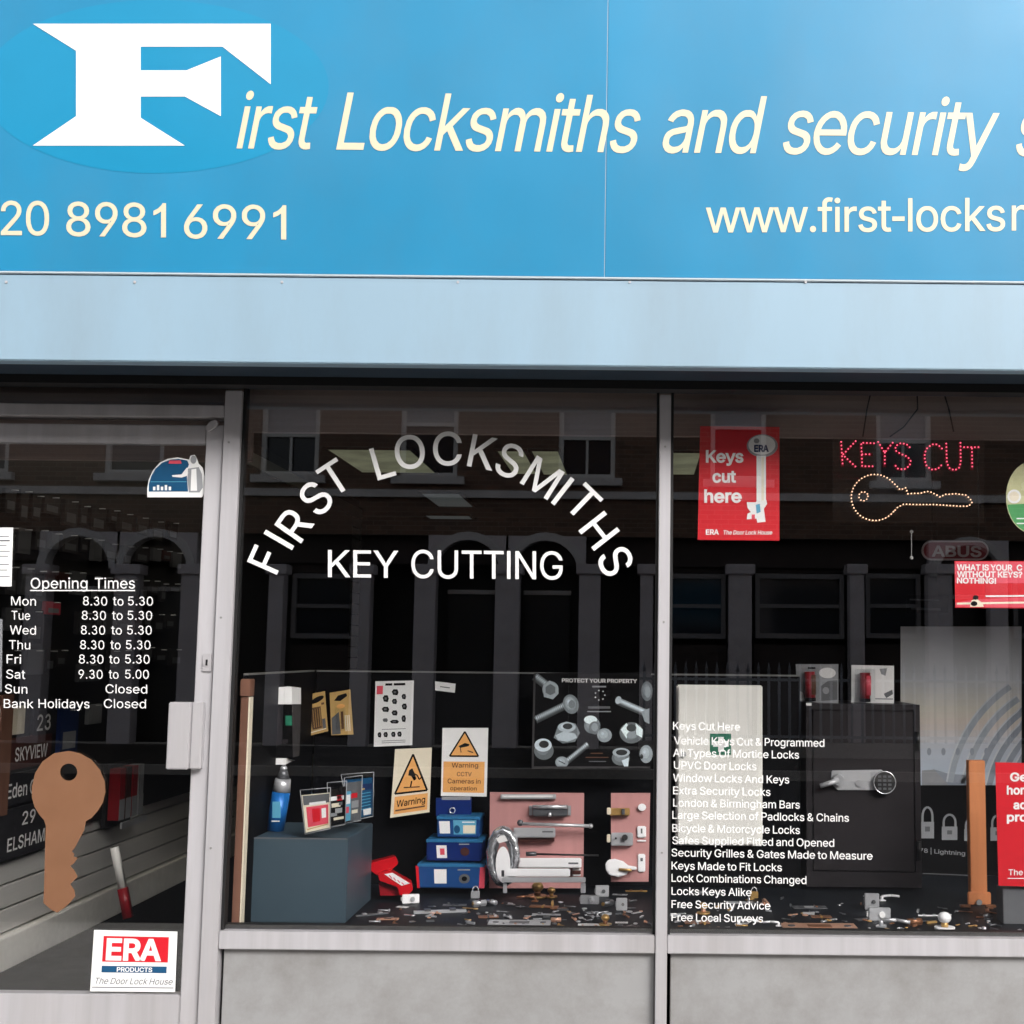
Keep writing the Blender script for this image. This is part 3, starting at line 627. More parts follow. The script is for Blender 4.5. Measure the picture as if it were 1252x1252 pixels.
def brick_mat():
    m = bpy.data.materials.new('london_stock'); m.use_nodes = True; nt = m.node_tree
    p = nt.nodes['Principled BSDF']; p.inputs['Roughness'].default_value = 0.9
    tc = nt.nodes.new('ShaderNodeTexCoord'); mp = nt.nodes.new('ShaderNodeMapping')
    mp.inputs['Rotation'].default_value = (R(90), 0, 0)
    nt.links.new(tc.outputs['Object'], mp.inputs[0])
    b = nt.nodes.new('ShaderNodeTexBrick'); b.inputs['Scale'].default_value = 1
    b.inputs['Brick Width'].default_value = 0.225; b.inputs['Row Height'].default_value = 0.075; b.inputs['Mortar Size'].default_value = 0.006
    b.inputs['Color1'].default_value = (*lin((128, 98, 82)), 1); b.inputs['Color2'].default_value = (*lin((98, 76, 64)), 1)
    b.inputs['Mortar'].default_value = (*lin((140, 130, 118)), 1)
    nt.links.new(mp.outputs[0], b.inputs[0]); nt.links.new(b.outputs[0], p.inputs['Base Color'])
    bp = nt.nodes.new('ShaderNodeBump'); bp.inputs['Strength'].default_value = 0.5; bp.inputs['Distance'].default_value = 0.005
    bp.invert = True
    nt.links.new(b.outputs['Fac'], bp.inputs['Height']); nt.links.new(bp.outputs[0], p.inputs['Normal'])
    MATS['london_stock'] = m
brick_mat()

# ------------------------------------------------------------------ ground
FS = -0.365                      # front plane of the sign
XL, XR = -4.6, 3.4               # ends of this shop's frontage
def sheet(name, x0, y0, x1, y1, z, m, t=0.1):
    return MB().box((x0, y0, z - t), (x1, y1, z), m).build(name, kind='structure')
sheet('ground', -60, -60, 60, 60, -0.26, 'asphalt', 0.3)
sheet('road', -40, -13.2, 40, -3.3, -0.12, 'asphalt', 0.13)
sheet('pavement', -40, -3.15, 40, 0.2, 0, 'pavement_grey', 0.2)
sheet('pavement', -40, -16.95, 40, -13.35, 0, 'pavement_dark', 0.2)
sheet('kerb', -40, -3.3, 40, -3.15, 0.0, 'kerb_stone', 0.2)
sheet('kerb', -40, -13.35, 40, -13.2, 0.0, 'kerb_stone', 0.2)

# ------------------------------------------------------------------ key levels and verticals read off the photograph
zSOF = at(620, 447, FS).z        # underside of the sign box
zBAND = at(620, 337, FS).z
zS1, zS0 = at(530, 1139).z, at(530, 1161).z   # window sill bar
xJ0, xJ1 = at(278.5, 490).x, at(298.5, 490).x    # post between door and window
xM0, xM1 = at(804, 800).x, at(818, 800).x        # post between the two windows
xD1 = at(253, 540).x             # inner edge of door stile
xD2 = at(277, 520).x             # outer edge of the door leaf
xDL = xD2 - 1.02
xM3 = xM1 + 2.35          # far post of the second window, out of view, set wide to admit sunlight
zFL = 0.63                       # display floor level
zIN = 0.15                       # shop floor level

# ------------------------------------------------------------------ building above and beside the shop
w = thing('shop_building', (0, 0.3, 3.7), 'brick upper storey of the shop building above the blue sign', 'building')
mb = MB(); mb.box((XL - 4, 0.02, 3.66), (XR + 4, 0.34, 9.2), 'london_stock'); mb.build('wall', w)
mb = MB(); mb.box((XL - 0.5, -0.02, 0), (XL, 0.34, 3.66), 'stucco').box((XL + .001, 0.0, 0), (xDL - 0.132, 0.1, zSOF - 0.014), 'kerb_stone'); mb.build('pier', w, bevel=0.004)
mb = MB(); mb.box((XR, -0.02, 0), (XR + 0.5, 0.34, 3.66), 'stucco').box((xM3 + xM1 - xM0 + .002, 0.0, 0), (XR - .001, 0.059, zSOF - 0.014), 'kerb_stone'); mb.build('pier', w, bevel=0.004)
mb = MB(); mb.box((XL - 4, -0.04, 3.6), (XR + 4, 0.018, 3.72), 'stucco_light'); mb.build('cornice', w, bevel=0.01)

# ------------------------------------------------------------------ sign box over the windows
sg = thing('shop_sign', (0, FS, zBAND), 'long blue shop sign with a big white letter and cream italic lettering above the windows', 'shop sign')
zTOP = 3.58
xs_ = at(741, 180, FS).x
mb = MB(); mb.box((XL, FS, zBAND - 0.002), (xs_ - 0.0008, FS + 0.06, zTOP), 'fascia_blue'); mb.build('sign_panel', sg, bevel=0.0015)
mb = MB(); mb.box((xs_ + 0.0008, FS, zBAND - 0.002), (XR, FS + 0.06, zTOP), 'fascia_blue'); mb.build('sign_panel', sg, bevel=0.0015)
mb = MB(); mb.box((xs_ - 0.004, FS + 0.002, zBAND - 0.002), (xs_ + 0.004, FS + 0.05, zTOP), 'band_lip'); mb.build('joint_strip', sg)
mb = MB(); mb.box((XL, FS - 0.008, zBAND - 0.010), (XR, FS + 0.05, zBAND - 0.003), 'band_lip'); mb.build('lip', sg, bevel=0.002)
mb = MB(); mb.box((XL, FS + 0.06, zTOP - 0.05), (XR, 0.018, zTOP), 'band_blue'); mb.build('top_cover', sg)

# big emblem letter and its oval
f = Flat(FS, off=0.0006)
P = []
for k in range(72):
    t = 2 * math.pi * k / 72
    P.append((190 + 212 * math.cos(t), 106 + 106 * math.sin(t)))
f.poly(P, 'emblem_blue', 0)
f.build('oval', sg, label='lighter turquoise oval behind the big white letter')
FP = [(40, 29), (331, 29), (331, 103), (272, 57), (172, 57), (172, 86), (228, 86), (270, 69), (270, 142), (226, 118), (172, 118), (172, 144), (226, 178), (40, 178), (93, 142), (93, 62)]
mb = MB(); mb.prism([at(u, v, FS - 0.0019) for u, v in FP], [at(u, v, FS - 0.0012) for u, v in FP], 'white_vinyl'); mb.build('letter', sg, label='big white slab letter F')
for t, a, b, y0, y1 in (('irst', 288, 379, 181, 182), ('Locksmiths', 411, 776, 182.5, 186), ('and', 808, 924, 186, 187), ('security', 955, 1212, 187.5, 190)):
    letters(t, a, b, y0, y1, 69 if t != 'irst' else 68, 'cream_vinyl', sg, FS, shear=0.20, bold=3, track=-30)
letters('s', 1240, 1270, 190, 190, 69, 'cream_vinyl', sg, FS, shear=0.20, bold=3)
for t, a, b, y0, y1 in (('20', 1, 60, 287, 287.5), ('8981', 81, 203, 288, 290), ('6991', 225, 350, 291, 292.5)):
    letters(t, a, b, y0, y1, 41, 'cream_vinyl', sg, FS, bold=5, track=-40)
letters('0', -36, -7, 287, 287, 41, 'cream_vinyl', sg, FS, bold=5, track=-16)
letters('www.first-locks', 863, 1229, 284, 282, 40, 'cream_vinyl', sg, FS, bold=5, track=-16)
letters('m', 1237, 1276, 281.5, 281, 40, 'cream_vinyl', sg, FS, bold=5, track=-16)

# pale band below: shutter housing
sb = thing('shutter_box', (0, FS, zSOF), 'pale blue shutter housing running under the blue sign', 'shutter box')
mb = MB(); mb.box((XL, FS - 0.004, zSOF), (XR, FS + 0.05, zBAND - 0.012), 'band_blue'); mb.build('front_cover', sb, bevel=0.003)
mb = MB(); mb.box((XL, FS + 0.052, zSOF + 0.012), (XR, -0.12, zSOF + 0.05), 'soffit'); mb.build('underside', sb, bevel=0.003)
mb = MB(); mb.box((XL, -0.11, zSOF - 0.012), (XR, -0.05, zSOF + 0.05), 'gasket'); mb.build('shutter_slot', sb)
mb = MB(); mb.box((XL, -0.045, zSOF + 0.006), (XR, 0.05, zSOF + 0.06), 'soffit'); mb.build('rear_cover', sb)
# small rivets on the cover
ptn = None
for u in (8, 165, 345, 560, 770, 985, 1190):
    p = at(u, 345, FS - 0.004)
    mb = MB().cyl(p, p + Vector((0, -0.003, 0)), 0.004, 'alu_dull', 10)
    mb.build('rivet', sb)

# ------------------------------------------------------------------ opposite terrace (seen mirrored in the glass)
D = 16.95
def op(u, v):
    p = at(u, v, D); return p.x, p.z
tb = thing('terraced_house', (0, -D, 0), 'brown brick terrace across the road with white sash windows and arched doorways', 'house')
zC = op(620, 655)[1]
holes = []
wins = []
for k, u in enumerate((-25, 165, 355, 525, 718, 903, 1105, 1290, 1475)):
    x0, z1 = op(u - 34, 500); x1, z0 = op(u + 34, 578)
    wins.append((x0, z0, x1, z1, k))
X0, X1 = -19.0, 19.0
mb = MB()
zw0, zw1 = wins[0][1], wins[0][3]
zw0 = min(w_[1] for w_ in wins) ; zw1 = max(w_[3] for w_ in wins)
mb.box((X0, -D - 0.3, zC), (X1, -D, zw0), 'london_stock')
mb.box((X0, -D - 0.3, zw1), (X1, -D, 9.4), 'london_stock')
px_ = X0
for (x0, z0, x1, z1, k) in sorted(wins):
    mb.box((px_, -D - 0.3, zw0), (x0, -D, zw1), 'london_stock'); px_ = x1
mb.box((px_, -D - 0.3, zw0), (X1, -D, zw1), 'london_stock')
mb.build('wall', tb)
for (x0, z0, x1, z1, k) in wins:
    wnd = MB()
    t = 0.075
    wnd.box((x0, -D - 0.12, zw0), (x0 + t, -D - 0.03, zw1), 'sash_white').box((x1 - t, -D - 0.12, zw0), (x1, -D - 0.03, zw1), 'sash_white')
    wnd.box((x0 + t, -D - 0.12, zw1 - t), (x1 - t, -D - 0.03, zw1), 'sash_white').box((x0 + t, -D - 0.12, zw0), (x1 - t, -D - 0.03, zw0 + t), 'sash_white')
    zm = (zw0 + zw1) / 2 + (0.25 if k % 2 else 0.05)
    wnd.box((x0 + t, -D - 0.11, zm - 0.03), (x1 - t, -D - 0.04, zm + 0.03), 'sash_white')
    if k % 2 == 0:
        wnd.box(((x0 + x1) / 2 - 0.02, -D - 0.105, zw0 + t), ((x0 + x1) / 2 + 0.02, -D - 0.05, zm - 0.03), 'sash_white')
    o = wnd.build('window', tb)
    MB().box((x0 + t, -D - 0.14, zw0 + t), (x1 - t, -D - 0.12, zw1 - t), 'sash_dark').build('pane', o)
    MB().box((x0 + t, -D - 0.119, zm), (x1 - t, -D - 0.112, zw1 - t), 'net_curtain').build('blind', o)
    MB().box((x0 - 0.12, -D, zw0 - 0.12), (x1 + 0.12, -D + 0.12, zw0), 'stucco_light').build('sill', o)
# upper windows, higher up (only seen in the gloss of the sign)
for (x0, z0, x1, z1, k) in wins:
    o = MB().box((x0, -D, 6.7), (x1, -D + 0.03, 8.0), 'sash_white').build('window', tb)
    MB().box((x0 + 0.07, -D + 0.03, 6.77), (x1 - 0.07, -D + 0.04, 7.93), 'sash_dark').build('pane', o)
mb = MB(); mb.box((X0, -D, op(0, 600)[1] - 0.04), (X1, -D + 0.06, op(0, 597)[1] + 0.04), 'stucco_light'); mb.build('string_course', tb)
mb = MB(); mb.box((X0, -D - 0.3, 9.4), (X1, -D + 0.1, 9.6), 'stucco_light'); mb.build('parapet', tb)
mb = MB()
mb.hexa([(X0, -D - 0.3, 9.4), (X1, -D - 0.3, 9.4), (X1, -D - 5, 9.4), (X0, -D - 5, 9.4), (X0, -D - 0.3, 9.5), (X1, -D - 0.3, 9.5), (X1, -D - 5, 11.2), (X0, -D - 5, 11.2)], 'roof_slate'); mb.build('roof', tb)
for xx in (-9.0, -1.0, 1.7, 7.0):
    o = MB().box((xx - 0.55, -D - 2.4, 9.6), (xx + 0.55, -D - 1.5, 12.2), 'london_stock').build('chimney', tb)
    for q in (-0.3, 0, 0.3):
        MB().cyl((xx + q, -D - 1.95, 12.2), (xx + q, -D - 1.95, 12.8), 0.11, 'chimney_pot', 12, 0.09).build('pot', o)
# ground floor: dark recess wall, stucco pilasters, arches, bays
mb = MB(); mb.box((X0, -D - 0.9, 0), (X1, -D - 0.6, zC - 0.01), 'room_dark'); mb.build('recess_wall', tb)
mb = MB(); mb.box((X0, -D - 0.9, zC - 0.009), (X1, -D - 0.301, zC + 0.3), 'room_dark'); mb.build('recess_ceiling', tb)
mb = MB(); mb.box((X0, -D - 0.24, op(620, 690)[1] + 0.002), (X1, -D - 0.19, zC - 0.002), 'house_dark'); mb.build('entablature', tb)
z650, z700 = op(620, 650)[1], op(620, 700)[1]
def pil(u, w_, v1=690, m='stucco', ob='pilaster'):
    x0 = op(u - w_ / 2, 800)[0]; x1 = op(u + w_ / 2, 800)[0]; z1 = op(u, v1)[1]
    b = MB()
    b.box((x0, -D - 0.25, 0), (x1, -D + 0.05, z1 - 0.16), m)
    b.box((x0 - 0.05, -D - 0.28, z1 - 0.16), (x1 + 0.05, -D + 0.1, z1), m)
    b.build(ob, tb, bevel=0.01)
for u, w_ in ((-60, 30), (40, 26), (150, 28), (230, 24), (335, 18), (440, 22), (518, 26), (619, 30), (720, 26), (790, 16), (905, 28), (1048, 18), (1150, 30), (1222, 22), (1330, 26), (1430, 26)):
    pil(u, w_)
# arches over the door pairs
def arch(cu, rv, m='stucco_light'):
    cx, cz = op(cu, 700)
    r = rv / 77.0
    zc_ = z700
    b = MB()
    n = 14
    for k in range(n):
        t0, t1 = math.pi * k / n, math.pi * (k + 1) / n
        ring = []
        for t, q in ((t0, r), (t1, r), (t1, r + 0.13), (t0, r + 0.13)):
            ring.append((cx + q * math.cos(t), zc_ + q * math.sin(t)))
        b.hexa([(ring[0][0], -D + 0.08, ring[0][1]), (ring[1][0], -D + 0.08, ring[1][1]), (ring[2][0], -D + 0.08, ring[2][1]), (ring[3][0], -D + 0.08, ring[3][1]),
                (ring[0][0], -D - 0.2, ring[0][1]), (ring[1][0], -D - 0.2, ring[1][1]), (ring[2][0], -D - 0.2, ring[2][1]), (ring[3][0], -D - 0.2, ring[3][1])], m)
    o = b.build('arch', tb)
    # spandrel above the arch
    b = MB(); top = zC
    for k in range(n):
        t0, t1 = math.pi * k / n, math.pi * (k + 1) / n
        q = r + 0.125
        xa, xb = cx + q * math.cos(t1), cx + q * math.cos(t0); za, zb = zc_ + q * math.sin(t1), zc_ + q * math.sin(t0)
        b.hexa([(xa, -D - 0.18, za), (xb, -D - 0.18, zb), (xb, -D, zb), (xa, -D, za), (xa, -D - 0.18, top), (xb, -D - 0.18, top), (xb, -D, top), (xa, -D, top)], 'stucco')
    b.build('spandrel', tb)
    b = MB(); b.box((cx - r * 0.72, -D - 0.58, 0), (cx + r * 0.72, -D - 0.5, zc_ - 0.35), 'door_dark'); d = b.build('door', tb)
    b = MB(); b.box((cx - r * 0.75, -D - 0.57, zc_ - 0.33), (cx + r * 0.75, -D - 0.5, zc_ - 0.26), 'stucco_light'); b.build('transom', tb)
for cu in (572, 667, 190, 95, 1185):
    arch(cu, 40)
# ground floor windows between pilasters
for u0, u1 in ((350, 430), (808, 888), (925, 1035), (1062, 1130), (1245, 1320)):
    x0, x1 = op(u0, 800)[0], op(u1, 800)[0]; z1 = op(u0, 700)[1]; z0 = op(u0, 780)[1]
    b = MB(); n = 2
    b.box((x0, -D - 0.3, z0), (x0 + .07, -D - 0.2, z1), 'sash_old').box((x1 - .07, -D - 0.3, z0), (x1, -D - 0.2, z1), 'sash_old').box((x0 + .07, -D - 0.3, z1 - .08), (x1 - .07, -D - 0.2, z1), 'sash_old').box((x0 + .07, -D - 0.3, z0), (x1 - .07, -D - 0.2, z0 + .08), 'sash_old')
    zm = (z0 + z1) / 2
    b.box((x0 + .07, -D - 0.29, zm - .03), (x1 - .07, -D - 0.21, zm + .03), 'sash_old')
    o = b.build('window', tb)
    MB().box((x0 + .07, -D - 0.32, z0 + .08), (x1 - .07, -D - 0.3, z1 - .08), 'sash_dark').build('pane', o)
    MB().box((x0 - .02, -D - 0.32, 0), (x1 + .02, -D - 0.26, z0 - .1), 'house_dark').build('apron', tb)
    MB().box((x0 - .02, -D - 0.32, z1 + .02), (x1 + .02, -D - 0.26, op(620, 690)[1] - 0.002), 'house_dark').build('lintel', tb)
# railings in front of the houses
RD = 15.6
rl = thing('railing', (0, -RD, 0), 'pale painted front garden railings of the terrace across the road', 'railing')
zr = 1.30
b = MB()
b.box((0.05, -RD - 0.02, 1.12), (14, -RD + 0.02, 1.16), 'railing_pale').box((0.05, -RD - 0.02, 0.28), (14, -RD + 0.02, 0.32), 'railing_pale').box((0.05, -RD - 0.1, 0), (14, -RD + 0.1, 0.22), 'kerb_stone')
b.build('rail', rl)
pr = MB(); pr.cyl((0.12, -RD, 0.22), (0.12, -RD, 1.26), 0.022, 'railing_pale', 6).cyl((0.12, -RD, 1.26), (0.12, -RD, 1.4), 0.03, 'railing_pale', 6, 0.002)
pr = pr.build('picket', rl)
for k in range(1, 86):
    c = pr.copy(); COL.objects.link(c); c.location.x += k * 0.155; c.parent = rl; WL[c] = WL[pr]

# ------------------------------------------------------------------ shop shell
shell = 'structure'
YB = 10.5
MB().box((XL, 0.12, zIN - 0.15), (XR, YB, zIN), 'carpet').build('shop_floor', kind=shell)
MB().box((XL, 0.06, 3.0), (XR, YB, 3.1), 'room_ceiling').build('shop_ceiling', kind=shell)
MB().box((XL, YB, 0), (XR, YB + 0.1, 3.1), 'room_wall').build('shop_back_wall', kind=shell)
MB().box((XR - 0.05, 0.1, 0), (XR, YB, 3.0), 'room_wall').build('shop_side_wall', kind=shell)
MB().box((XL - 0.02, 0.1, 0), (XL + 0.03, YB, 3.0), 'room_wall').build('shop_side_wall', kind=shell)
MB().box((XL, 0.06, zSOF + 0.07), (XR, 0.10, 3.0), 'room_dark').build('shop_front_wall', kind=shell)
# header board hanging just inside the glass
zH = at(530, 530, 0.16).z
MB().box((xJ1 - 0.02, 0.16, zH), (XR - 0.06, 0.19, 3.0), 'bulkhead').build('header_board', label='brown header board across the top of the display windows', cat='header board')
MB().box((XL + 0.04, 0.16, at(100, 562, 0.16).z), (xJ1 - 0.0205, 0.19, 3.0), 'bulkhead').build('header_board', label='brown header board behind the glass above the door', cat='header board')

# ------------------------------------------------------------------ shop front frames
wf = thing('window_frame', (xM0, 0, 0.6), 'grey aluminium window frame with posts and sill bars around the display windows', 'window frame')
FD0, FD1 = -0.028, 0.055
for a, b_ in ((xJ0, xJ1), (xM0, xM1), (xM3, xM3 + xM1 - xM0)):
    MB().box((a, FD0, 0.0), (b_, FD1, zSOF - 0.014), 'alu').build('post', wf, bevel=0.002)
for a, b_ in ((xJ1, xM0), (xM1, xM3)):
    MB().box((a + .001, FD0 + 0.004, zS0), (b_ - .001, FD1, zS1), 'alu').build('sill_bar', wf, bevel=0.002)
    MB().box((a + .001, 0.012, zS1), (b_ - .001, 0.05, zS1 + 0.012), 'gasket').build('glazing_bead', wf)
    MB().box((a + .001, -0.010, zS1 + 0.0005), (a + 0.009, 0.03, zSOF - 0.0), 'gasket').build('glazing_bead', wf)
    MB().box((b_ - 0.009, -0.010, zS1 + 0.0005), (b_ - .001, 0.03, zSOF - 0.0), 'gasket').build('glazing_bead', wf)
for (a, b_), lb in (((xJ1, xM0), 'smooth grey panel under the display window beside the door'), ((xM1, xM3), 'smooth grey panel under the display window with the neon key sign')):
    MB().box((a + 0.011, 0.0, 0.02), (b_ - 0.002, 0.03, zS0 - 0.001), 'riser_grey').build('stall_riser', label=lb, cat='panel', bevel=0.002)
MB().box((xJ1 + 0.001, 0.02, 0.0), (xJ1 + 0.011, 0.03, zS0 - 0.001), 'gasket').build('gap_strip', wf)
P1 = MB().box((xJ1 + .009, -0.001, zS1), (xM0 - .009, 0.005, zSOF), 'pane_glass').build('window_pane', label='large clear window pane with white arched lettering and KEY CUTTING', cat='window')
P2 = MB().box((xM1 + .009, -0.001, zS1), (xM3 - .009, 0.005, zSOF), 'pane_glass').build('window_pane', label='large clear window pane with a small white list of services', cat='window')

for zz in (0.25, 0.9, 1.6, 2.15):
    for xx in (xJ0, xM0):
        MB().cyl((xx + (xM1 - xM0) / 2, FD0 + 0.001, zz), (xx + (xM1 - xM0) / 2, FD0 - 0.0015, zz), 0.0035, 'trim_edge', 10).build('screw', wf)
# arched lettering on the first pane
VY = -0.0013
for c, cx, cy, an in (('F', 325, 684, 66), ('I', 341, 660, 60), ('R', 360, 641, 55), ('S', 386, 609, 47), ('T', 409, 584, 33), ('L', 468, 565, 16), ('O', 501, 552.5, 7), ('C', 547, 548.5, 0),
                      ('K', 590, 553, -11), ('S', 623, 563, -21), ('M', 663, 584, -32), ('I', 688, 600.5, -38), ('T', 713, 614, -44), ('H', 732.5, 649, -52), ('S', 752.5, 686, -63)):
    adv, Pg, T = glyph(c, 5)
    xs = [p[0] for p in Pg]; ys = [p[1] for p in Pg]
    mx, my = (min(xs) + max(xs)) / 2, (min(ys) + max(ys)) / 2
    k = (40 if c not in 'OCS' else 41) / 519.0; ca, sa = math.cos(R(an)), math.sin(R(an))
    wd = {'F': .95, 'S': .95, 'K': 1.0}.get(c, 1.0)
    Q = [(cx + (px - mx) * k * wd * ca - (py - my) * k * sa, cy - ((px - mx) * k * wd * sa + (py - my) * k * ca)) for px, py in Pg]
    solid_letter(c, Q, T, 'white_vinyl', P1, VY, 0.0, 0.0005)
letters('KEY', 401, 487, 705.5, 706.5, 33, 'white_vinyl', P1, VY, bold=2, track=-16, off=0, thick=0.0005)
letters('CUTTING', 503, 688, 706.5, 708.5, 34, 'white_vinyl', P1, VY, bold=2, track=-16, off=0, thick=0.0005)

# services list on the second pane
SV = [('Keys Cut Here', 823, 905, 893), ('Vehicle Keys Cut & Programmed', 824, 1008, 911), ('All Types Of Mortice Locks', 823, 977, 926), ('UPVC Door Locks', 824, 925, 941),
      ('Window Locks And Keys', 823, 965, 956.5), ('Extra Security Locks', 823, 942, 972), ('London & Birmingham Bars', 823, 978, 987), ('Large Selection of Padlocks & Chains', 822, 1038, 1002),
      ('Bicycle & Motorcycle Locks', 822, 978, 1018), ('Safes Supplied Fitted and Opened', 822, 1020, 1033), ('Security Grilles & Gates Made to Measure', 821, 1067, 1048),
      ('Keys Made to Fit Locks', 821, 956, 1064), ('Lock Combinations Changed', 821, 986, 1079), ('Locks Keys Alike', 821, 919, 1095), ('Free Security Advice', 821, 942, 1111), ('Free Local Surveys', 821, 933, 1127)]
for t, a, b_, y in SV:
    f = Flat(VY, off=0.0)
    f.text(t, a, b_, y - 1, y + (b_ - a) * 0.017 - 1, 9.4, 'white_vinyl', 0, bold=5, track=-8)
    f.build('lettering', P2)

# ------------------------------------------------------------------ door
dr = thing('shop_door', (xDL, 0, 0.1), 'grey aluminium glazed shop door with opening times lettered in white', 'door')
DF0, DF1 = -0.010, 0.038
zD1 = at(120, 517.5).z; zD2 = at(120, 542).z; zD3 = at(120, 1215).z
st = xD2 - xD1
MB().box((xD1, DF0, 0.16), (xD2 - 0.003, DF1, zD1 - 0.004), 'alu_dull').build('stile', dr, bevel=0.003)
MB().box((xDL, DF0, 0.16), (xDL + st, DF1, zD1 - 0.004), 'alu_dull').build('stile', dr, bevel=0.003)
MB().box((xDL + st + .001, DF0 + .003, zD2), (xD1 - .001, DF1, zD1 - 0.004), 'alu').build('top_rail', dr, bevel=0.003)
MB().box((xDL + st + .001, DF0 + .003, 0.16), (xD1 - .001, DF1, zD3), 'alu').build('bottom_rail', dr, bevel=0.003)
P3 = MB().box((xDL + st + .001, 0.004, zD3 - 0.01), (xD1 - .001, 0.010, zD2 + 0.01), 'pane_glass').build('pane', dr)
# frame over the door with a small top light
df = thing('door_frame', (xDL, 0, 0), 'grey aluminium door frame with a narrow dark glass light over the door', 'door frame')
zF0, zF1 = at(120, 510).z, at(120, 496).z
MB().box((xDL - 0.08, FD0, zF0), (xJ0 - .001, FD1, zF1), 'alu').build('head_bar', df, bevel=0.002)
MB().box((xDL - 0.13, FD0, 0), (xDL - 0.081, FD1, zSOF - 0.014), 'alu').build('post', df, bevel=0.002)
MB().box((xDL - 0.08, -0.001, zF1), (xJ0 - .001, 0.005, zSOF), 'pane_glass').build('top_light', df)
MB().box((xDL - 0.08, 0.0, 0.0), (xJ0 - .001, 0.12, 0.15), 'stucco').build('threshold', df, bevel=0.004)
p = at(262, 522); MB().cyl(p + Vector((0, -0.012, 0)), p + Vector((0, -0.03, 0)), 0.022, 'alu', 20, squash=0.5).build('closer_pivot', df)
# pull box and keyhole
a, b_ = at(212, 858), at(246, 938)
x0, x1 = at(212, 900).x, at(247, 900).x
hb = MB().box((x0, -0.055, at(230, 939).z), (x1 - 0.022, -0.012, at(230, 858).z), 'alu').build('handle_cover', dr, bevel=0.003)
MB().box((x1 - 0.021, -0.040, at(230, 939).z), (x1 + 0.012, -0.0105, at(230, 858).z), 'alu').build('handle_flange', hb, bevel=0.003)
p = at(255, 810)
mb = MB().cyl(p + Vector((0, 0.0, 0)), p + Vector((0, -0.018, 0)), 0.013, 'alu', 18)
mb.box((p.x - 0.013, -0.016, p.z - 0.027), (p.x + 0.013, -0.0101, p.z + 0.027), 'alu')
lc = mb.build('lock_cylinder', dr)
MB().box((p.x - 0.003, -0.0195, p.z - 0.009), (p.x + 0.003, -0.0165, p.z + 0.009), 'gasket').build('keyway', lc)

GY = 0.004 - 0.0006
def glines(rows, parent, bold=2, cap=11):
    f = Flat(GY, off=0)
    for t, a, b_, y0, y1, c in rows:
        f.text(t, a, b_, y0, y1, c, 'white_vinyl', 0, bold=bold)
    return f.build('lettering', parent)
f = Flat(GY, off=0); f.text('Opening', 37.5, 107, 719.5, 719.5, 13, 'white_vinyl', 0, bold=4); f.text('Times', 116, 165, 719.5, 719.5, 13, 'white_vinyl', 0, bold=4)
f.line([(37, 722), (165, 722)], 1.4, 'white_vinyl', 1); f.build('lettering', P3)
OT = [('Mon', 13.5, 44, '8.30', 101.5, 131, 'to', 138, 151, '5.30', 156.5, 187, 740), ('Tue', 14, 37, '8.30', 100, 129.5, 'to', 137, 150, '5.30', 156, 186, 757.5),
      ('Wed', 12, 44, '8.30', 99, 128.5, 'to', 136, 149, '5.30', 155.5, 185.5, 775.5), ('Thu', 11, 37, '8.30', 98, 127.5, 'to', 135, 147.5, '5.30', 154, 184, 793.5),
      ('Fri', 8, 26, '8.30', 96.5, 126.5, 'to', 133.5, 146, '5.30', 153, 183, 811), ('Sat', 7.5, 31, '9.30', 96, 125.5, 'to', 133, 145, '5.00', 153, 182, 829.5),
      ('Sun', 6, 33.5, 'Closed', 129, 180, '', 0, 0, '', 0, 0, 847.5), ('Bank', 4.5, 41, 'Closed', 127, 178.5, '', 0, 0, 'Holidays', 47, 109.5, 865.5)]
for r in OT:
    rows = []
    for k in (0, 3, 6, 9):
        if r[k]:
            rows.append((r[k], r[k + 1], r[k + 2], r[12], r[12] + 0.5, 10.8))
    glines(rows, P3)
# ================================================================== display materials
mat('print_red', (205, 22, 38), 0.4, var=0.03)
mat('print_red_dark', (150, 14, 28), 0.4, var=0.03)
mat('print_pink', (222, 80, 98), 0.4, var=0.05)
mat('print_white', (236, 236, 236), 0.5, var=0.02)
mat('print_grey', (150, 152, 156), 0.5, var=0.05)
mat('print_mid', (96, 98, 102), 0.5, var=0.05)
mat('print_black', (12, 12, 14), 0.5, var=0.05, spec=0.12)
mat('print_navy', (22, 44, 92), 0.45, var=0.05)
mat('print_steel_blue', (18, 78, 118), 0.4, var=0.05)
mat('print_blue', (28, 92, 160), 0.4, var=0.05)
mat('print_lightblue', (92, 164, 196), 0.4, var=0.05)
mat('print_amber', (236, 172, 100), 0.5, var=0.04)
mat('print_cream', (232, 222, 200), 0.5, var=0.04)
mat('print_gold', (196, 160, 98), 0.5, var=0.08)
mat('print_green', (30, 110, 84), 0.5, var=0.04)
mat('print_brown', (96, 62, 42), 0.5, var=0.1)
mat('vinyl_bronze', (124, 86, 61), 0.5, var=0.09, scale=9, dirt=0.12)
mat('steel', (196, 198, 202), 0.3, metal=0.5, var=0.08)
mat('steel_dark', (104, 106, 110), 0.35, metal=0.5, var=0.1)
mat('chrome', (226, 228, 232), 0.16, metal=0.7, var=0.03)
mat('brass', (196, 158, 98), 0.28, metal=0.5, var=0.1)
mat('copper', (150, 104, 76), 0.35, metal=0.5, var=0.12)
mat('copper_pale', (216, 168, 142), 0.4, metal=0.5, var=0.1)
mat('white_metal', (246, 246, 248), 0.35, var=0.02)
mat('silver_paint', (196, 198, 202), 0.35, metal=0.4, var=0.03)
mat('pink_board', (188, 136, 134), 0.6, var=0.08, scale=9, stretch=(3, 1, 0.5))
mat('slate_box', (60, 77, 88), 0.45, var=0.08, scale=6)
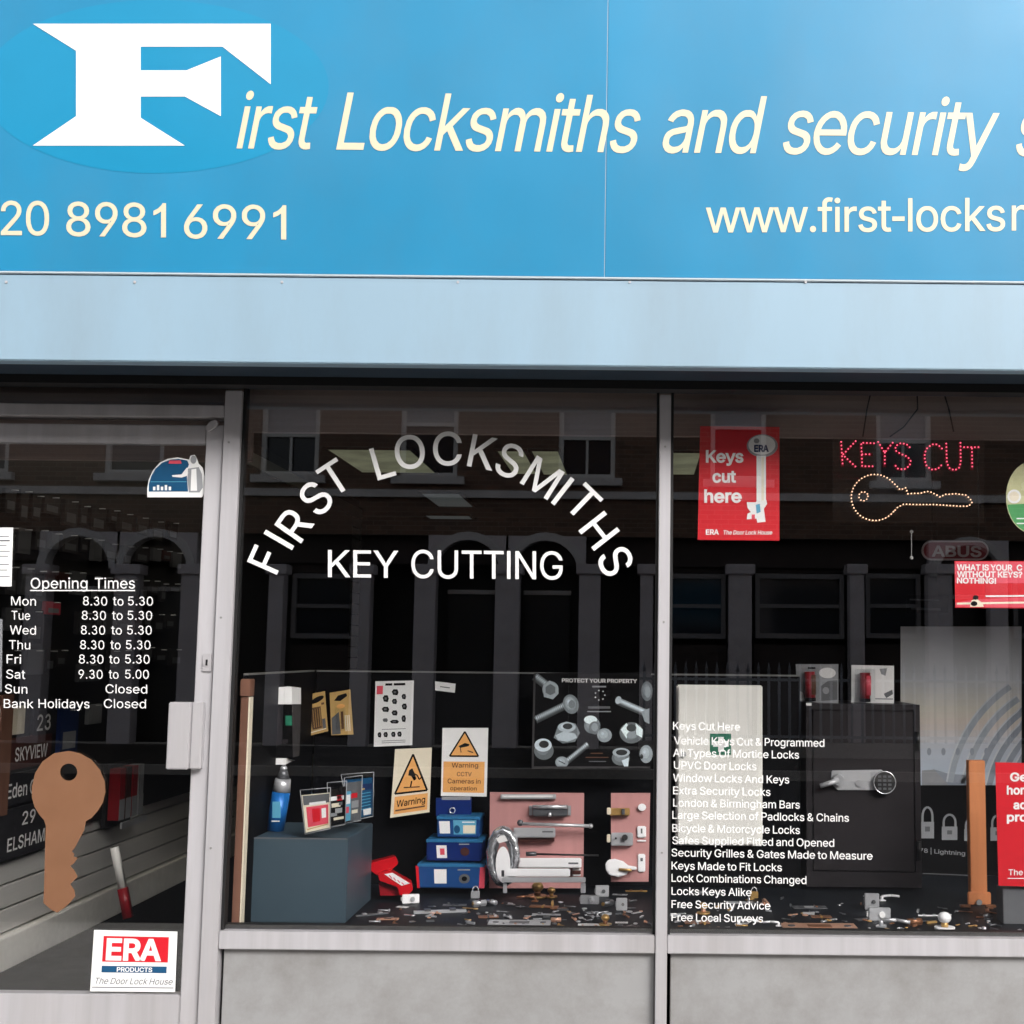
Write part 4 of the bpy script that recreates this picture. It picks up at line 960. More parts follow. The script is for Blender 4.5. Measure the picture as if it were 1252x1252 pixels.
mat('safe_paint', (36, 33, 36), 0.45, var=0.08, scale=40, bump=0.05, spec=0.3)
mat('safe_dark', (24, 23, 25), 0.5, var=0.1)
mat('cabinet_white', (232, 231, 226), 0.4, var=0.02)
mat('tin_blue', (30, 78, 140), 0.35, metal=0.2, var=0.05)
mat('tin_lightblue', (52, 122, 172), 0.32, metal=0.2, var=0.05)
mat('tin_navy', (16, 44, 112), 0.35, metal=0.2, var=0.05)
mat('red_plastic', (198, 14, 28), 0.3, var=0.05, coat=0.3)
mat('tan_wood', (196, 124, 78), 0.5, var=0.08, scale=10, stretch=(6, 6, 0.4))
mat('led_red', (255, 90, 120), 0.5, emit=1.1, var=0.0)
mat('led_halo', (90, 8, 24), 0.5, emit=0.16, var=0.0)
mat('led_gold', (255, 205, 165), 0.5, emit=1.1, var=0.0)
mat('cable_black', (10, 10, 11), 0.6)
mat('cord_white', (210, 210, 210), 0.6)
mat('slate_sign', (38, 38, 42), 0.5, var=0.2, scale=18)
mat('plaque_brown', (70, 34, 28), 0.45, var=0.1)
mat('aerosol_blue', (28, 104, 178), 0.3, metal=0.2)

def rotp(pts, cx, cy, a):
    ca, sa = math.cos(R(a)), math.sin(R(a))
    return [(cx + (x - cx) * ca - (y - cy) * sa, cy + (x - cx) * sa + (y - cy) * ca) for x, y in pts]

def warp(x0, y0, x1, y1, C):
    """map unit poster coordinates (0..1) to a corner quad (tl, tr, br, bl) in photograph pixels"""
    tl, tr, br, bl = C
    def g(s, t):
        return (tl[0] * (1 - s) * (1 - t) + tr[0] * s * (1 - t) + br[0] * s * t + bl[0] * (1 - s) * t,
                tl[1] * (1 - s) * (1 - t) + tr[1] * s * (1 - t) + br[1] * s * t + bl[1] * (1 - s) * t)
    return g

def wflat(Y, C, w_, h_):
    """Flat whose coordinates run 0..w_, 0..h_ over the quad C (tl,tr,br,bl)"""
    g = warp(0, 0, 1, 1, C)
    return Flat(Y, M=lambda u, v, d: at(*g(u / w_, v / h_), Y - d))

# ================================================================== things on the door glass
DG = 0.003
# bronze key cut-out
K = [(84, 918), (98, 921), (112, 929), (122, 941), (128, 955), (129, 968), (126, 981), (120, 991), (112, 1000), (105, 1004), (103, 1015), (97, 1026), (92, 1036), (88, 1041),
     (91, 1044), (90, 1047), (95, 1049), (91, 1055), (86, 1059), (91, 1064), (95, 1072), (90, 1077), (86, 1081), (91, 1088), (92, 1096), (86, 1103), (79, 1110), (70, 1116), (62, 1112),
     (53, 1104), (54, 1080), (55, 1040), (56, 1010), (54, 1003), (48, 996), (42, 986), (39, 975), (39, 962), (43, 945), (52, 931), (66, 921)]
hole = [(84 + 10.5 * math.cos(2 * math.pi * k / 20), 944 + 10.5 * math.sin(2 * math.pi * k / 20)) for k in range(20)]
def ringed(name, outer, hole, Y, m, th, label, cat):
    lo = [[Vector((x, y, 0)) for x, y in outer], [Vector((x, y, 0)) for x, y in hole]]
    tr = tessellate_polygon(lo)
    pts = outer + hole; n = len(pts)
    mb = MB(); mi = mb._mi(m)
    mb.v = [at(x, y, Y - th) for x, y in pts] + [at(x, y, Y) for x, y in pts]
    for t in tr:
        mb.f += [tuple(t), tuple(n + i for i in reversed(t))]; mb.m += [mi, mi]; mb.sm += [False, False]
    for base, L in ((0, len(outer)), (len(outer), len(hole))):
        for k in range(L):
            i, j = base + k, base + (k + 1) % L
            mb.f.append((i, j, n + j, n + i)); mb.m.append(mi); mb.sm.append(False)
    return mb.build(name, label=label, cat=cat)
ringed('key_cutout', K, hole, DG, 'vinyl_bronze', 0.003, 'large flat bronze key shape stuck on the door glass', 'key sign')

# white maker's sticker low on the door
C = [(115, 1137), (217, 1139), (214, 1213), (110, 1212)]
s = card('sticker', 'white sticker with a red ERA block at the bottom corner of the door glass', 'sticker', C, DG, 'print_white', 0.001)
f = wflat(DG, C, 100, 74)
f.rect(12, 7, 90, 38, 'print_red', 0)
f.rect(12, 43, 89, 51, 'print_steel_blue', 0)
f.line([(2, 69), (98, 69)], 1.0, 'print_mid', 0)
f.build('print', s)
f = wflat(DG, C, 100, 74)
f.text('ERA', 16, 82, 35, 35, 24, 'print_white', 1, bold=32); f.text('PRODUCTS', 30, 72, 49.8, 49.8, 5.2, 'print_white', 1, bold=22)
f.text('The Door Lock House', 4, 96, 65, 65, 7.5, 'print_mid', 1, shear=0.25)
f.build('lettering', s)

# arched blue sticker with a figure, top corner of the door
C = [(180, 558), (250, 558), (250, 609), (180, 609)]
ap = [(180, 608), (180, 597), (182, 586), (187, 575), (195, 566), (205, 561), (217, 559), (231, 562), (233, 557), (238, 556), (241, 561), (243, 567), (248, 572), (250, 582), (249, 604), (247, 608)]
s = card('sticker', 'arched blue sticker with a pale waving man at the top corner of the door glass', 'sticker', ap, DG, 'print_white', 0.001)
f = Flat(DG)
f.poly([(182, 601), (182, 592), (185, 582), (190, 573), (198, 566), (208, 562), (218, 561), (229, 563), (231, 568), (228, 576), (230, 601)], 'print_steel_blue', 0)
f.poly([(207, 563), (221, 563), (222, 567), (206, 567)], 'print_pink', 1)
f.poly([(210, 581), (222, 580), (228, 572), (232, 571), (233, 575), (228, 582), (222, 584), (211, 583)], 'print_white', 1)
f.ell(236.5, 562, 3.6, 5, 'print_grey', 1); f.poly([(230, 573), (243, 571), (247, 580), (248, 596), (244, 602), (231, 602), (229, 586)], 'print_grey', 1)
f.poly([(234, 574), (240, 573), (241, 600), (233, 600)], 'print_white', 2)
for k in range(5): f.rect(187 + k * 4.8, 595 - (k % 2) * 2, 190 + k * 4.8, 599.5, 'print_white', 1)
f.line([(184, 589), (228, 589)], 0.7, 'print_lightblue', 1)
f.build('print', s)

# white notice cut by the left edge of the photo
s = card('notice', 'white paper notice with small printed lines on the door glass above the opening times', 'notice', [(-34, 645), (16, 645), (14, 717), (-36, 717)], DG, 'print_white', 0.001)
f = Flat(DG)
for y, x in ((656, 11), (661, 12), (667, 8), (674, 12), (680, 10), (690, 11), (697, 9), (705, 12)): f.line([(-28, y), (x, y)], 1.6 if y == 661 else 0.9, 'print_mid', 0)
f.build('print', s)
# shelf label strip just under it
s = card('notice', 'narrow pale card stuck vertically behind the day names on the door glass', 'notice', [(-12, 757), (3, 757), (2, 846), (-13, 846)], DG + 0.03, 'print_grey', 0.001)

# ================================================================== shop interior behind the door
XW = -2.67
wl_ = thing('slatted_wall', (XW, 3, zIN), 'pale slatted side wall with a white skirting inside the door', 'wall')
zs_ = atx(0, 1142, XW).z
MB().box((XW - 0.05, 0.15, zIN), (XW + 0.03, 8.5, zs_ - 0.012), 'skirting').build('skirting', wl_, bevel=0.004)
MB().box((XW - 0.06, 0.15, zIN), (XW - 0.03, 8.5, 2.95), 'safe_dark').build('backing', wl_)
z = zs_
k = 0
first = None
while z < 2.8:
    if first is None:
        first = MB().box((XW - 0.03, 0.15, z), (XW, 8.5, z + 0.094), 'slat').build('slat', wl_, bevel=0.003)
    else:
        c = first.copy(); COL.objects.link(c); c.parent = wl_; c.location.z += z - zs_; WL[c] = WL[first]
    z += 0.102; k += 1
    if z > 0.62 and z < 0.73: z = 0.73
# dark display board along the slats that carries the house signs
dbp = MB().box((XW + 0.001, 0.35, 0.66), (XW + 0.02, 8.0, 2.75), 'safe_dark').build('display_board', label='dark board on the slatted side wall carrying house signs and packs', cat='board')
def wallquad(u0, v0, u1, v1, X):
    return [atx(u0, v0, X), atx(u1, v0, X), atx(u1, v1, X), atx(u0, v1, X)]
def plaque(x0, y0, x1, y1, m, label, texts, sl=-0.2, X=XW + 0.035):
    """sign on the side wall: edges run to the vanishing point"""
    a = atx(x0, y1, X); b_ = atx(x1, y1 + (x1 - x0) * sl, X); zt = atx(x0, y0, X).z
    mb = MB().box((X - 0.014, a.y, a.z), (X, b_.y, zt), m)
    o = mb.build('house_sign', label=label, cat='house sign', group='house signs on the side wall', bevel=0.002)
    Hh = zt - a.z; Lh = b_.y - a.y
    def M(u, v, d): return Vector((X + d, a.y + Lh * u / 100, zt - Hh * v / 100))
    f = Flat(0, M=M)
    for t, p0, p1, yb, cp in texts: f.text(t, p0, p1, yb, yb, cp, 'print_white', 0, bold=10)
    f.build('lettering', o)
plaque(-8, 906, 62, 946, 'plaque_brown', 'dark red house sign reading SKYVIEW on the side wall', [('SKYVIEW', 34, 92, 74, 42)])
plaque(-6, 950, 46, 990, 'slate_sign', 'slate house sign reading Eden behind the head of the bronze key', [('Eden C', 25, 92, 76, 44)])
plaque(-10, 995, 58, 1058, 'slate_sign', 'larger slate house sign reading 29 ELSHAM lowest on the side wall', [('29', 48, 72, 38, 26), ('ELSHAM', 24, 92, 84, 26)])
plaque(40, 868, 68, 900, 'slate_sign', 'small slate house sign with the number 23', [('23', 15, 75, 82, 60)])
plaque(-10, 866, 30, 902, 'print_cream', 'small pale house sign with a dark square beside the number 23', [])
# packs hung on the side wall
specs = [(72, 866, 22, 60, 'print_navy', 'dark blue hanging pack with a red top under the opening times'), (108, 862, 16, 24, 'print_grey', 'pale framed card hanging under the word Holidays'),
         (56, 735, 18, 16, 'print_pink', 'pink tag hanging behind the Monday opening time'), (96, 812, 26, 22, 'print_mid', 'grey pack hanging behind the Saturday opening time')]
def wallpack(u, v, w_, h_, m, label, X=None, group=None):
    X = X or XW + 0.05
    a = atx(u, v + h_, X); b_ = atx(u + w_, v + h_, X); zt = atx(u, v, X).z
    o = MB().box((X - 0.02, a.y, a.z), (X, b_.y, zt), m).build('hanging_pack', label=label, cat='pack', group=group, bevel=0.002)
    h = zt - a.z; l = b_.y - a.y
    MB().box((X + 0.0005, a.y + l * .15, a.z + h * .15), (X + 0.0015, b_.y - l * .15, a.z + h * .5), 'print_mid' if group else 'print_grey').build('card_window', o)
    MB().cyl((XW, (a.y + b_.y) / 2, zt - h * .06), (X + 0.03, (a.y + b_.y) / 2, zt - h * .06), 0.0025, 'steel', 6).build('hook', o)
    return o
for s_ in specs:
    wallpack(*s_)
rr = random.Random(3)
mat('pack_dim', (52, 50, 52), 0.6, var=0.3); mat('pack_dimmer', (30, 29, 31), 0.6, var=0.3)
cols = ['pack_dim', 'print_black', 'plaque_brown', 'slate_sign', 'pack_dimmer', 'print_mid', 'pack_dim', 'pack_dimmer']
ROWN = ['top', 'second', 'third', 'fourth', 'lowest']
ORD = ['first', 'second', 'third', 'fourth', 'fifth', 'sixth', 'seventh', 'eighth', 'ninth', 'tenth', 'eleventh', 'twelfth', 'thirteenth', 'fourteenth']
for row, v in enumerate((594, 640, 690, 742, 796)):
    u = 6; kk = 0
    while u < 218:
        w_ = rr.uniform(10, 24) * (1 - u / 500); 
        if not any(abs(u - q[0]) < 24 and abs(v - q[1]) < 30 for q in specs):
            wallpack(u, v + (700 - v) * 0 + rr.uniform(-2, 2) + (780 - v) * u / 780 * 0.9, w_, rr.uniform(22, 46) * (1 - u / 420), cols[rr.randrange(8)],
                     'dim pack on the side wall, %s from the street in the %s row' % (ORD[kk], ROWN[row]), group='dim packs on the side wall'); kk += 1
        u += w_ + rr.uniform(2, 6)
a = atx(-6, 1000, XW + 0.04); b_ = atx(9, 996, XW + 0.04); MB().box((XW + 0.021, a.y, a.z), (XW + 0.04, b_.y, atx(0, 850, XW + 0.04).z), 'wood_strip').build('wooden_plank', label='reddish upright wooden plank at the left end of the house signs', cat='plank', bevel=0.002)
# leaflet rack further in
p0 = atx(150, 1008, XW + 0.12); 
lr = thing('leaflet_rack', p0, 'narrow wire rack of red and white leaflets low inside the door', 'rack')
y0, y1 = atx(146, 1000, XW + 0.12).y, atx(176, 1000, XW + 0.12).y
zt, zb = atx(150, 935, XW + 0.12).z, atx(150, 1012, XW + 0.12).z
MB().box((XW + 0.03, y0, zb), (XW + 0.05, y1, zt), 'safe_dark').build('back_plate', lr)
n = 4
for k in range(n):
    ya = y0 + (y1 - y0) * k / n; yb = y0 + (y1 - y0) * (k + .8) / n
    o = MB().box((XW + 0.06, ya, zb + 0.04), (XW + 0.115, yb, zt - 0.02), ['print_red_dark', 'plaque_brown', 'print_red_dark', 'print_grey'][k]).build('leaflet', lr)
    MB().box((XW + 0.116, ya, zb + 0.04), (XW + 0.118, yb, zb + (zt - zb) * .45), 'print_grey').build('leaflet_foot', o)
MB().box((XW + 0.125, y0, zb), (XW + 0.135, y1, zb + 0.03), 'steel').build('front_lip', lr)
# white post with a red foot leaning by the skirting
a, b_ = at(140, 1036, 0.9), at(150, 1086, 0.9); c_ = at(157, 1122, 0.9)
pl = thing('leaning_post', c_, 'white square tube with a dark red foot leaning inside the door', 'post')
MB().cyl(a, b_, 0.017, 'skirting', 4).build('tube', pl)
MB().cyl(b_, c_, 0.021, 'print_red_dark', 4).build('foot', pl)
# ceiling light panels
def cpanel(x0, x1, ya, yb, m, label):
    t = thing('ceiling_light', ((x0 + x1) / 2, (ya + yb) / 2, 2.985), label, 'ceiling light')
    MB().box((x0, ya, 2.985), (x1, yb, 2.995), m).build('diffuser', t)
    fr = MB()
    fr.box((x0 - .025, ya - .025, 2.98), (x0, yb + .025, 3.0), 'room_wall').box((x1, ya - .025, 2.98), (x1 + .025, yb + .025, 3.0), 'room_wall')
    fr.box((x0, ya - .025, 2.98), (x1, ya, 3.0), 'room_wall').box((x0, yb, 2.98), (x1, yb + .025, 3.0), 'room_wall').build('frame', t)
def cpx(u0, u1, v0, v1, m, label):
    a = atz(u0, v0, 2.985); b_ = atz(u1, v0, 2.985); c_ = atz(u0, v1, 2.985)
    cpanel(a.x, b_.x, a.y, c_.y, m, label)
cpx(400, 500, 549, 577, 'pale_panel', 'cream lit ceiling panel seen behind the T and L of the arched lettering')
cpx(608, 640, 551, 579, 'pale_panel', 'cream ceiling panel seen behind the second S of the arched lettering')
cpx(650, 682, 551, 580, 'pale_panel', 'cream ceiling panel seen behind the M of the arched lettering')
cpx(818, 857, 553, 580, 'pale_panel', 'cream ceiling panel seen beside the red keys poster')
cpx(515, 560, 603, 619, 'pale_panel_dim', 'small dim ceiling panel seen above the words KEY CUTTING')
cpx(520, 572, 630, 650, 'pale_panel_dim', 'faint far ceiling panel seen just above the words KEY CUTTING')

mat('added_fill_panel', (255, 246, 226), 0.6, emit=1.1, var=0.02)  # two panels added out of view to brighten the side wall and skirting
cpanel(-2.35, -1.75, 0.9, 2.1, 'added_fill_panel', 'added fill light panel out of view above the inside of the door')
cpanel(-2.35, -1.75, 3.3, 4.5, 'added_fill_panel', 'second added fill light panel out of view further in behind the door')

# ================================================================== first display window
YBK = 0.95
zBP = at(560, 823, YBK).z
xL_ = xJ1 + 0.012
MB().box((xL_, 0.03, zFL - 0.03), (xM0 + 0.05, 1.35, zFL), 'dark_floor').build('display_floor', kind='structure')
MB().box((xM0 + 0.0505, 0.03, zFL - 0.03), (xM3, 1.35, zFL), 'dark_floor').build('display_floor', kind='structure')
MB().box((xL_ - 0.05, 1.30, zIN), (xM3, 1.349, zFL - 0.031), 'black_board').build('display_plinth', kind='structure')
MB().box((xL_ - 0.05, 0.06, zIN), (xL_ + 0.0, 1.299, zFL - 0.031), 'black_board').build('display_plinth', kind='structure')
bp_ = MB().box((xL_ + .02, YBK, zFL), (xM0 + 0.02, YBK + 0.012, zBP), 'black_board').build('back_board', label='black back board of the display window beside the door', cat='board')
MB().box((xL_ + .02, YBK - 0.004, zBP), (xM0 + 0.02, YBK + 0.014, zBP + 0.006), 'trim_edge').build('edge_strip', bp_)
sd_ = MB().box((xL_ - 0.004, 0.09, zFL), (xL_ + 0.012, YBK + 0.012, zBP), 'black_board').build('side_board', label='black end board of the display window next to the door post', cat='board')
MB().box((xL_ - 0.004, 0.09, zBP), (xL_ + 0.012, YBK - 0.005, zBP + 0.006), 'trim_edge').build('edge_strip', sd_)
ws = MB()
zt_ = at(292, 830, 0.07).z
o = ws.box((xL_ + 0.004, 0.045, zFL), (xL_ + 0.028, 0.085, zt_ - 0.055), 'wood_strip').build('wood_post', label='narrow reddish wooden post inside the window beside the door frame', cat='wood post', bevel=0.002)
MB().box((xL_ + 0.002, 0.04, zt_ - 0.054), (xL_ + 0.033, 0.09, zt_), 'wood_strip').build('cap', o, bevel=0.002)
XRB = at(978, 823, YBK).x
b2 = MB().box((xM0 + 0.021, YBK, zFL), (XRB, YBK + 0.012, zBP), 'black_board').build('back_board', label='black back board of the display window behind the white cabinet', cat='board')
MB().box((xM0 + 0.021, YBK - 0.004, zBP), (XRB, YBK + 0.014, zBP + 0.006), 'trim_edge').build('edge_strip', b2)

MB().box((xL_ + 0.0285, 0.047, zFL), (xL_ + 0.0325, 0.083, zt_ - 0.056), 'print_cream').build('highlight_edge', o)  # cream strip put in as the highlight down the post's edge
# slate coloured plinth in the corner
Yp0 = atz(420, 1129, zFL).y
xa, xb = at(296, 1080, Yp0).x, at(424, 1080, Yp0).x
zp = at(360, 1025, Yp0).z
Yp1 = Yp0 + 0.40
pb = MB().box((xa, Yp0, zFL), (xb, Yp1, zp), 'slate_box').build('display_block', label='dark slate blue block in the corner of the window beside the door', cat='display block', bevel=0.003)

MB().box((xa + 0.002, Yp0 - 0.0015, zp - 0.003), (xb - 0.002, Yp0 + 0.004, zp + 0.0015), 'print_mid').build('edge_strip', pb)  # paler strip stands for the highlight along the block's top edge
# boxed black product with a white top, hung on the end board
Yq = 0.45
o = thing('boxed_lock', at(345, 935, Yq), 'black box with a white top hanging above the slate block', 'box')
MB().prism([at(330, 862, Yq), at(357, 862, Yq), at(358, 926, Yq), at(329, 926, Yq)], [at(u, v, Yq + 0.12) for u, v in ((341, 862), (368, 862), (366, 924), (338, 924))], 'print_black', 'pack_dim').build('box_body', o)
MB().prism([at(335, 840, Yq), at(357, 840, Yq), at(357, 861, Yq), at(334, 861, Yq)], [at(u, v, Yq + 0.12) for u, v in ((344, 838), (368, 841), (368, 861), (344, 861))], 'print_white').build('box_top', o)
MB().prism([at(329, 927, Yq), at(350, 927, Yq), at(349, 935, Yq), at(330, 935, Yq)], [at(u, v, Yq + 0.06) for u, v in ((334, 926), (361, 930), (356, 931), (336, 934))], 'print_white').build('box_foot', o)
f = Flat(Yq); f.rect(349, 875, 357, 887, 'print_green', 0); f.poly([(336, 868), (342, 866), (346, 900), (338, 915)], 'safe_paint', 0); f.rect(334, 904, 352, 909, 'safe_paint', 1); f.build('print', o)
# blue aerosol with a clear top
Ya = 0.40
za = zp
a = at(336, 1017, Ya); a.z = zp + 0.002; t_ = at(344, 968, Ya)
ae = thing('spray_bottle', a, 'blue bottle with a silver shoulder standing on the slate block', 'bottle')
MB().cyl(a, t_, 0.030, 'aerosol_blue', 20).build('body', ae)
t2 = at(346, 952, Ya); MB().cyl(t_, t2, 0.030, 'steel', 20, 0.026).build('shoulder', ae)
t3 = at(347, 940, Ya); MB().cyl(t2, t3, 0.022, 'steel_dark', 16, 0.011).build('neck', ae)
MB().ball(t3, 0.012, 'steel').build('nozzle', ae)
f = Flat(Ya - 0.031); f.rect(333, 980, 343, 1000, 'print_lightblue', 0); f.line([(332, 1004), (342, 1004)], 1.5, 'print_white', 0); f.build('print', ae)

# two gold blister packs on the back board
def blister(C, Y, m, label, extra, cat='blister pack', group=None):
    o = card('blister_pack', label, cat, C, Y, m, 0.004, group=group)
    f = wflat(Y, C, 100, 150); extra(f); f.build('print', o)
    g = warp(0, 0, 1, 1, C)
    ps = [g(.22, .35), g(.72, .35), g(.72, .9), g(.22, .9)]
    ctr = [((p[0] - g(.47, .62)[0]) * .85 + g(.47, .62)[0], (p[1] - g(.47, .62)[1]) * .85 + g(.47, .62)[1]) for p in ps]
    mb = MB().prism([at(u, v, Y - 0.016) for u, v in ctr], [at(u, v, Y - 0.0022) for u, v in ps], 'clear_plastic'); mb.build('bubble', o)
    return o
def gold1(f):
    f.ell(60, 26, 34, 10, 'print_black', 0, rot=-12); f.rect(24, 52, 74, 132, 'print_brown', 1)
    for k in range(4): f.rect(32 + k * 11, 58, 37 + k * 11, 126, 'brass', 2)
    f.rect(76, 100, 92, 136, 'print_mid', 1); f.line([(8, 140), (92, 138)], 4, 'print_cream', 1); f.rect(78, 40, 92, 48, 'print_brown', 1)
def gold2(f):
    f.poly([(20, 30), (40, 14), (80, 10), (84, 20), (50, 34)], 'print_black', 0); f.poly([(4, 90), (40, 70), (44, 146), (4, 148)], 'print_mid', 1)
    f.rect(48, 70, 60, 130, 'print_brown', 1)
    for k in range(3): f.rect(66 + k * 9, 84, 71 + k * 9, 138, 'print_cream', 1)
    f.ell(50, 52, 20, 8, 'print_amber', 1)
blister([(372, 850), (397, 845), (401, 894), (377, 900)], YBK - 0.02, 'print_gold', 'gold card pack of drill bits on the back board, the one nearer the black box', gold1)
blister([(403, 847), (428, 843), (432, 898), (405, 899)], YBK - 0.02, 'print_gold', 'gold card pack with a grey picture corner, nearer the white lock chart', gold2)

# pale chart with small dark pictures
C = [(459, 833), (506, 832), (504, 911), (457, 913)]
s = card('lock_chart', 'white chart of small dark lock pictures on the black back board', 'chart', C, YBK - 0.01, 'print_white', 0.002)
f = wflat(YBK - 0.01, C, 100, 170)
f.line([(26, 9), (44, 9)], 6, 'print_black', 0); f.line([(48, 9), (78, 9)], 6, 'print_black', 0)
f.rect(4, 12, 20, 34, 'print_pink', 0)
for x, y, a_, b_ in ((52, 30, 9, 8), (28, 46, 8, 9), (75, 42, 6, 7), (51, 54, 7, 7), (77, 68, 7, 8), (28, 74, 10, 7), (52, 84, 8, 7), (28, 102, 7, 5), (76, 100, 6, 9), (52, 107, 12, 5), (14, 140, 5, 7), (30, 140, 6, 7), (50, 140, 6, 7), (66, 140, 6, 7)):
    f.poly([(x - a_, y - b_ * .3), (x - a_ * .5, y - b_), (x + a_ * .6, y - b_), (x + a_, y), (x + a_ * .7, y + b_), (x - a_ * .6, y + b_ * .8)], 'print_black' if y != 102 else 'print_mid', 0)
    f.rect(x - a_ * .4, y - b_ * .4, x + a_ * .3, y + b_ * .3, 'print_mid', 1)
for y in (126, 156, 161): f.line([(20, y), (82, y)], 1.4, 'print_mid', 0)
f.build('print', s)
s = card('price_label', 'small blank white label on the back board above the warning signs', 'label', [(532, 833), (557, 836), (556, 847), (532, 844)], YBK - 0.008, 'print_white', 0.001)
f = Flat(YBK - 0.008); f.line([(538, 839.5), (550, 841)], 1.2, 'print_mid', 0); f.build('print', s)

# warning signs
def tri(f, pts, w_, m1, m2):
    f.poly(pts, m1, 0); f.line(pts, w_, m2, 1, closed=True)
C = [(483, 916), (528, 914), (525, 993), (477, 1000)]
s = card('warning_sign', 'tilted warning sign with a tall triangle of an electrocuted climber', 'warning sign', C, 0.86, 'print_cream', 0.002)
f = wflat(0.86, C, 100, 180)
tri(f, [(50, 16), (92, 118), (8, 118)], 5, 'print_amber', 'print_black'); f.rect(8, 126, 94, 172, 'print_amber', 0)
f.poly([(42, 58), (50, 54), (56, 66), (62, 84), (56, 88), (48, 74), (40, 72)], 'print_black', 2); f.line([(52, 66), (64, 74), (70, 86), (76, 80)], 3, 'print_black', 3); f.line([(50, 88), (48, 104)], 3.5, 'print_black', 2)
f.line([(30, 104), (72, 106)], 3, 'print_brown', 2)
f.build('print', s)
f = wflat(0.86, C, 100, 180); f.text('Warning', 14, 88, 154, 151, 17, 'print_black', 2, bold=10); f.line([(12, 163), (88, 161)], 4, 'print_brown', 2); f.build('lettering', s)
C = [(541, 890), (597, 890), (595, 974), (539, 973)]
s = card('warning_sign', 'upright warning sign for cameras hanging over the blue boxes', 'warning sign', C, 0.84, 'print_white', 0.002)
f = wflat(0.84, C, 100, 150)
tri(f, [(49, 8), (80, 62), (17, 62)], 3.5, 'print_amber', 'print_black'); f.rect(4, 74, 94, 142, 'print_amber', 0)
f.poly([(36, 40), (50, 33), (60, 36), (58, 40), (40, 44)], 'print_black', 2); f.line([(56, 50), (68, 54)], 2.5, 'print_brown', 2); f.line([(40, 44), (42, 54)], 2, 'print_brown', 2)
f.build('print', s)
f = wflat(0.84, C, 100, 150)
f.text('Warning', 22, 80, 87, 87, 10, 'print_brown', 2, bold=8); f.text('CCTV', 34, 66, 106, 106, 9, 'print_brown', 2, bold=6); f.text('Cameras in', 14, 86, 122, 122, 10, 'print_brown', 2, bold=6); f.text('operation', 20, 78, 137, 137, 8.5, 'print_brown', 2, bold=6)
f.build('lettering', s)

# dark poster of nuts and bolts
C = [(654, 823), (796, 822), (795, 938), (651, 938)]
PY = 0.80
s = card('bolt_poster', 'dark poster of silver nuts and bolts reading PROTECT YOUR PROPERTY', 'poster', C, PY, 'print_black', 0.003)
for nme, q in (('edge_strip', [(651, 937), (795, 937), (795, 939.5), (650, 939.5)]), ('edge_strip', [(652.5, 823), (655, 823), (652.5, 938), (650, 938)])):
    MB().prism([at(u, v, PY - 0.006) for u, v in q], [at(u, v, PY - 0.0005) for u, v in q], 'pack_dim').build(nme, s)
for i in range(10):
    g_ = int(45 + i * 23); mat('tone%d' % i, (int(g_ * 0.94), g_, min(255, int(g_ * 1.04))), 0.45, var=0.12, scale=160)
f = Flat(PY, lay=0.00025)
def shank(x0, y0, x1, y1, w_, thread=False, d=0, hi=0.35):
    L = math.hypot(x1 - x0, y1 - y0); nx, ny = -(y1 - y0) / L, (x1 - x0) / L
    n = 9
    for i in range(n):
        a = -w_ / 2 + w_ * i / n; b_ = -w_ / 2 + w_ * (i + 1) / n
        t = (i + .5) / n; sh = max(0, 1 - abs(t - hi) * 2.0)
        f.poly([(x0 + nx * a, y0 + ny * a), (x1 + nx * a, y1 + ny * a), (x1 + nx * b_, y1 + ny * b_), (x0 + nx * b_, y0 + ny * b_)], 'tone%d' % min(9, int(1.5 + sh * 8)), d)
    if thread:
        k = 0
        while k < L - 1.5:
            cx, cy = x0 + (x1 - x0) * k / L, y0 + (y1 - y0) * k / L; dx, dy = (x1 - x0) / L, (y1 - y0) / L
            f.line([(cx + nx * w_ * .55, cy + ny * w_ * .55), (cx - nx * w_ * .55 + dx * 1.2, cy - ny * w_ * .55 + dy * 1.2)], 0.8, 'tone1', d + 1)
            k += 2.4
def disc(cx, cy, rx, ry, rot=0, d=2, lo=2, hi=8, hx=-.3, hy=-.3):
    for i in range(7):
        q = 1 - i / 7.5
        f.ell(cx + rx * hx * (1 - q), cy + ry * hy * (1 - q), rx * q, ry * q, 'tone%d' % int(lo + (hi - lo) * i / 6), d + i, 24, rot=rot)
shank(654, 827, 668, 838, 10, True, 0)
disc(673, 843, 10, 10, 0, 2, 5, 8); f.poly([(664, 838), (672, 832), (682, 838), (683, 848), (676, 855), (665, 852)], 'tone6', 10); f.poly([(667, 840), (673, 836), (679, 840), (679, 847), (673, 850), (667, 847)], 'tone3', 11)
shank(655, 880, 690, 863, 9, True, 0); disc(698, 861, 9.5, 12, -15, 2, 4, 8); f.ell(699, 861, 4, 5, 'tone4', 12)
f.poly([(677, 902), (682, 888), (692, 882), (704, 885), (709, 896), (703, 907), (688, 909)], 'tone4', 0); disc(693, 889, 11, 6, 0, 2, 7, 9); f.ell(694, 888, 6, 3.6, 'tone1', 10); f.poly([(679, 899), (690, 894), (703, 897), (706, 902), (694, 907), (682, 905)], 'tone7', 11)
disc(665, 918, 12, 11, 0, 0, 3, 5); disc(664, 911, 10.5, 8, 0, 8, 8, 9); f.ell(665, 910, 6, 4.5, 'tone0', 16)
shank(692, 932, 719, 910, 7, True, 0); disc(687, 932, 8, 7, 0, 3, 5, 7); f.line([(683, 930), (691, 934)], 1.2, 'tone1', 11)
disc(724, 887, 10, 10, 0, 0, 4, 6); f.ell(722, 880, 8, 5, 'tone9', 9); f.ell(727, 890, 7, 8, 'tone3', 10); f.ell(727, 889, 4, 5, 'tone5', 11)
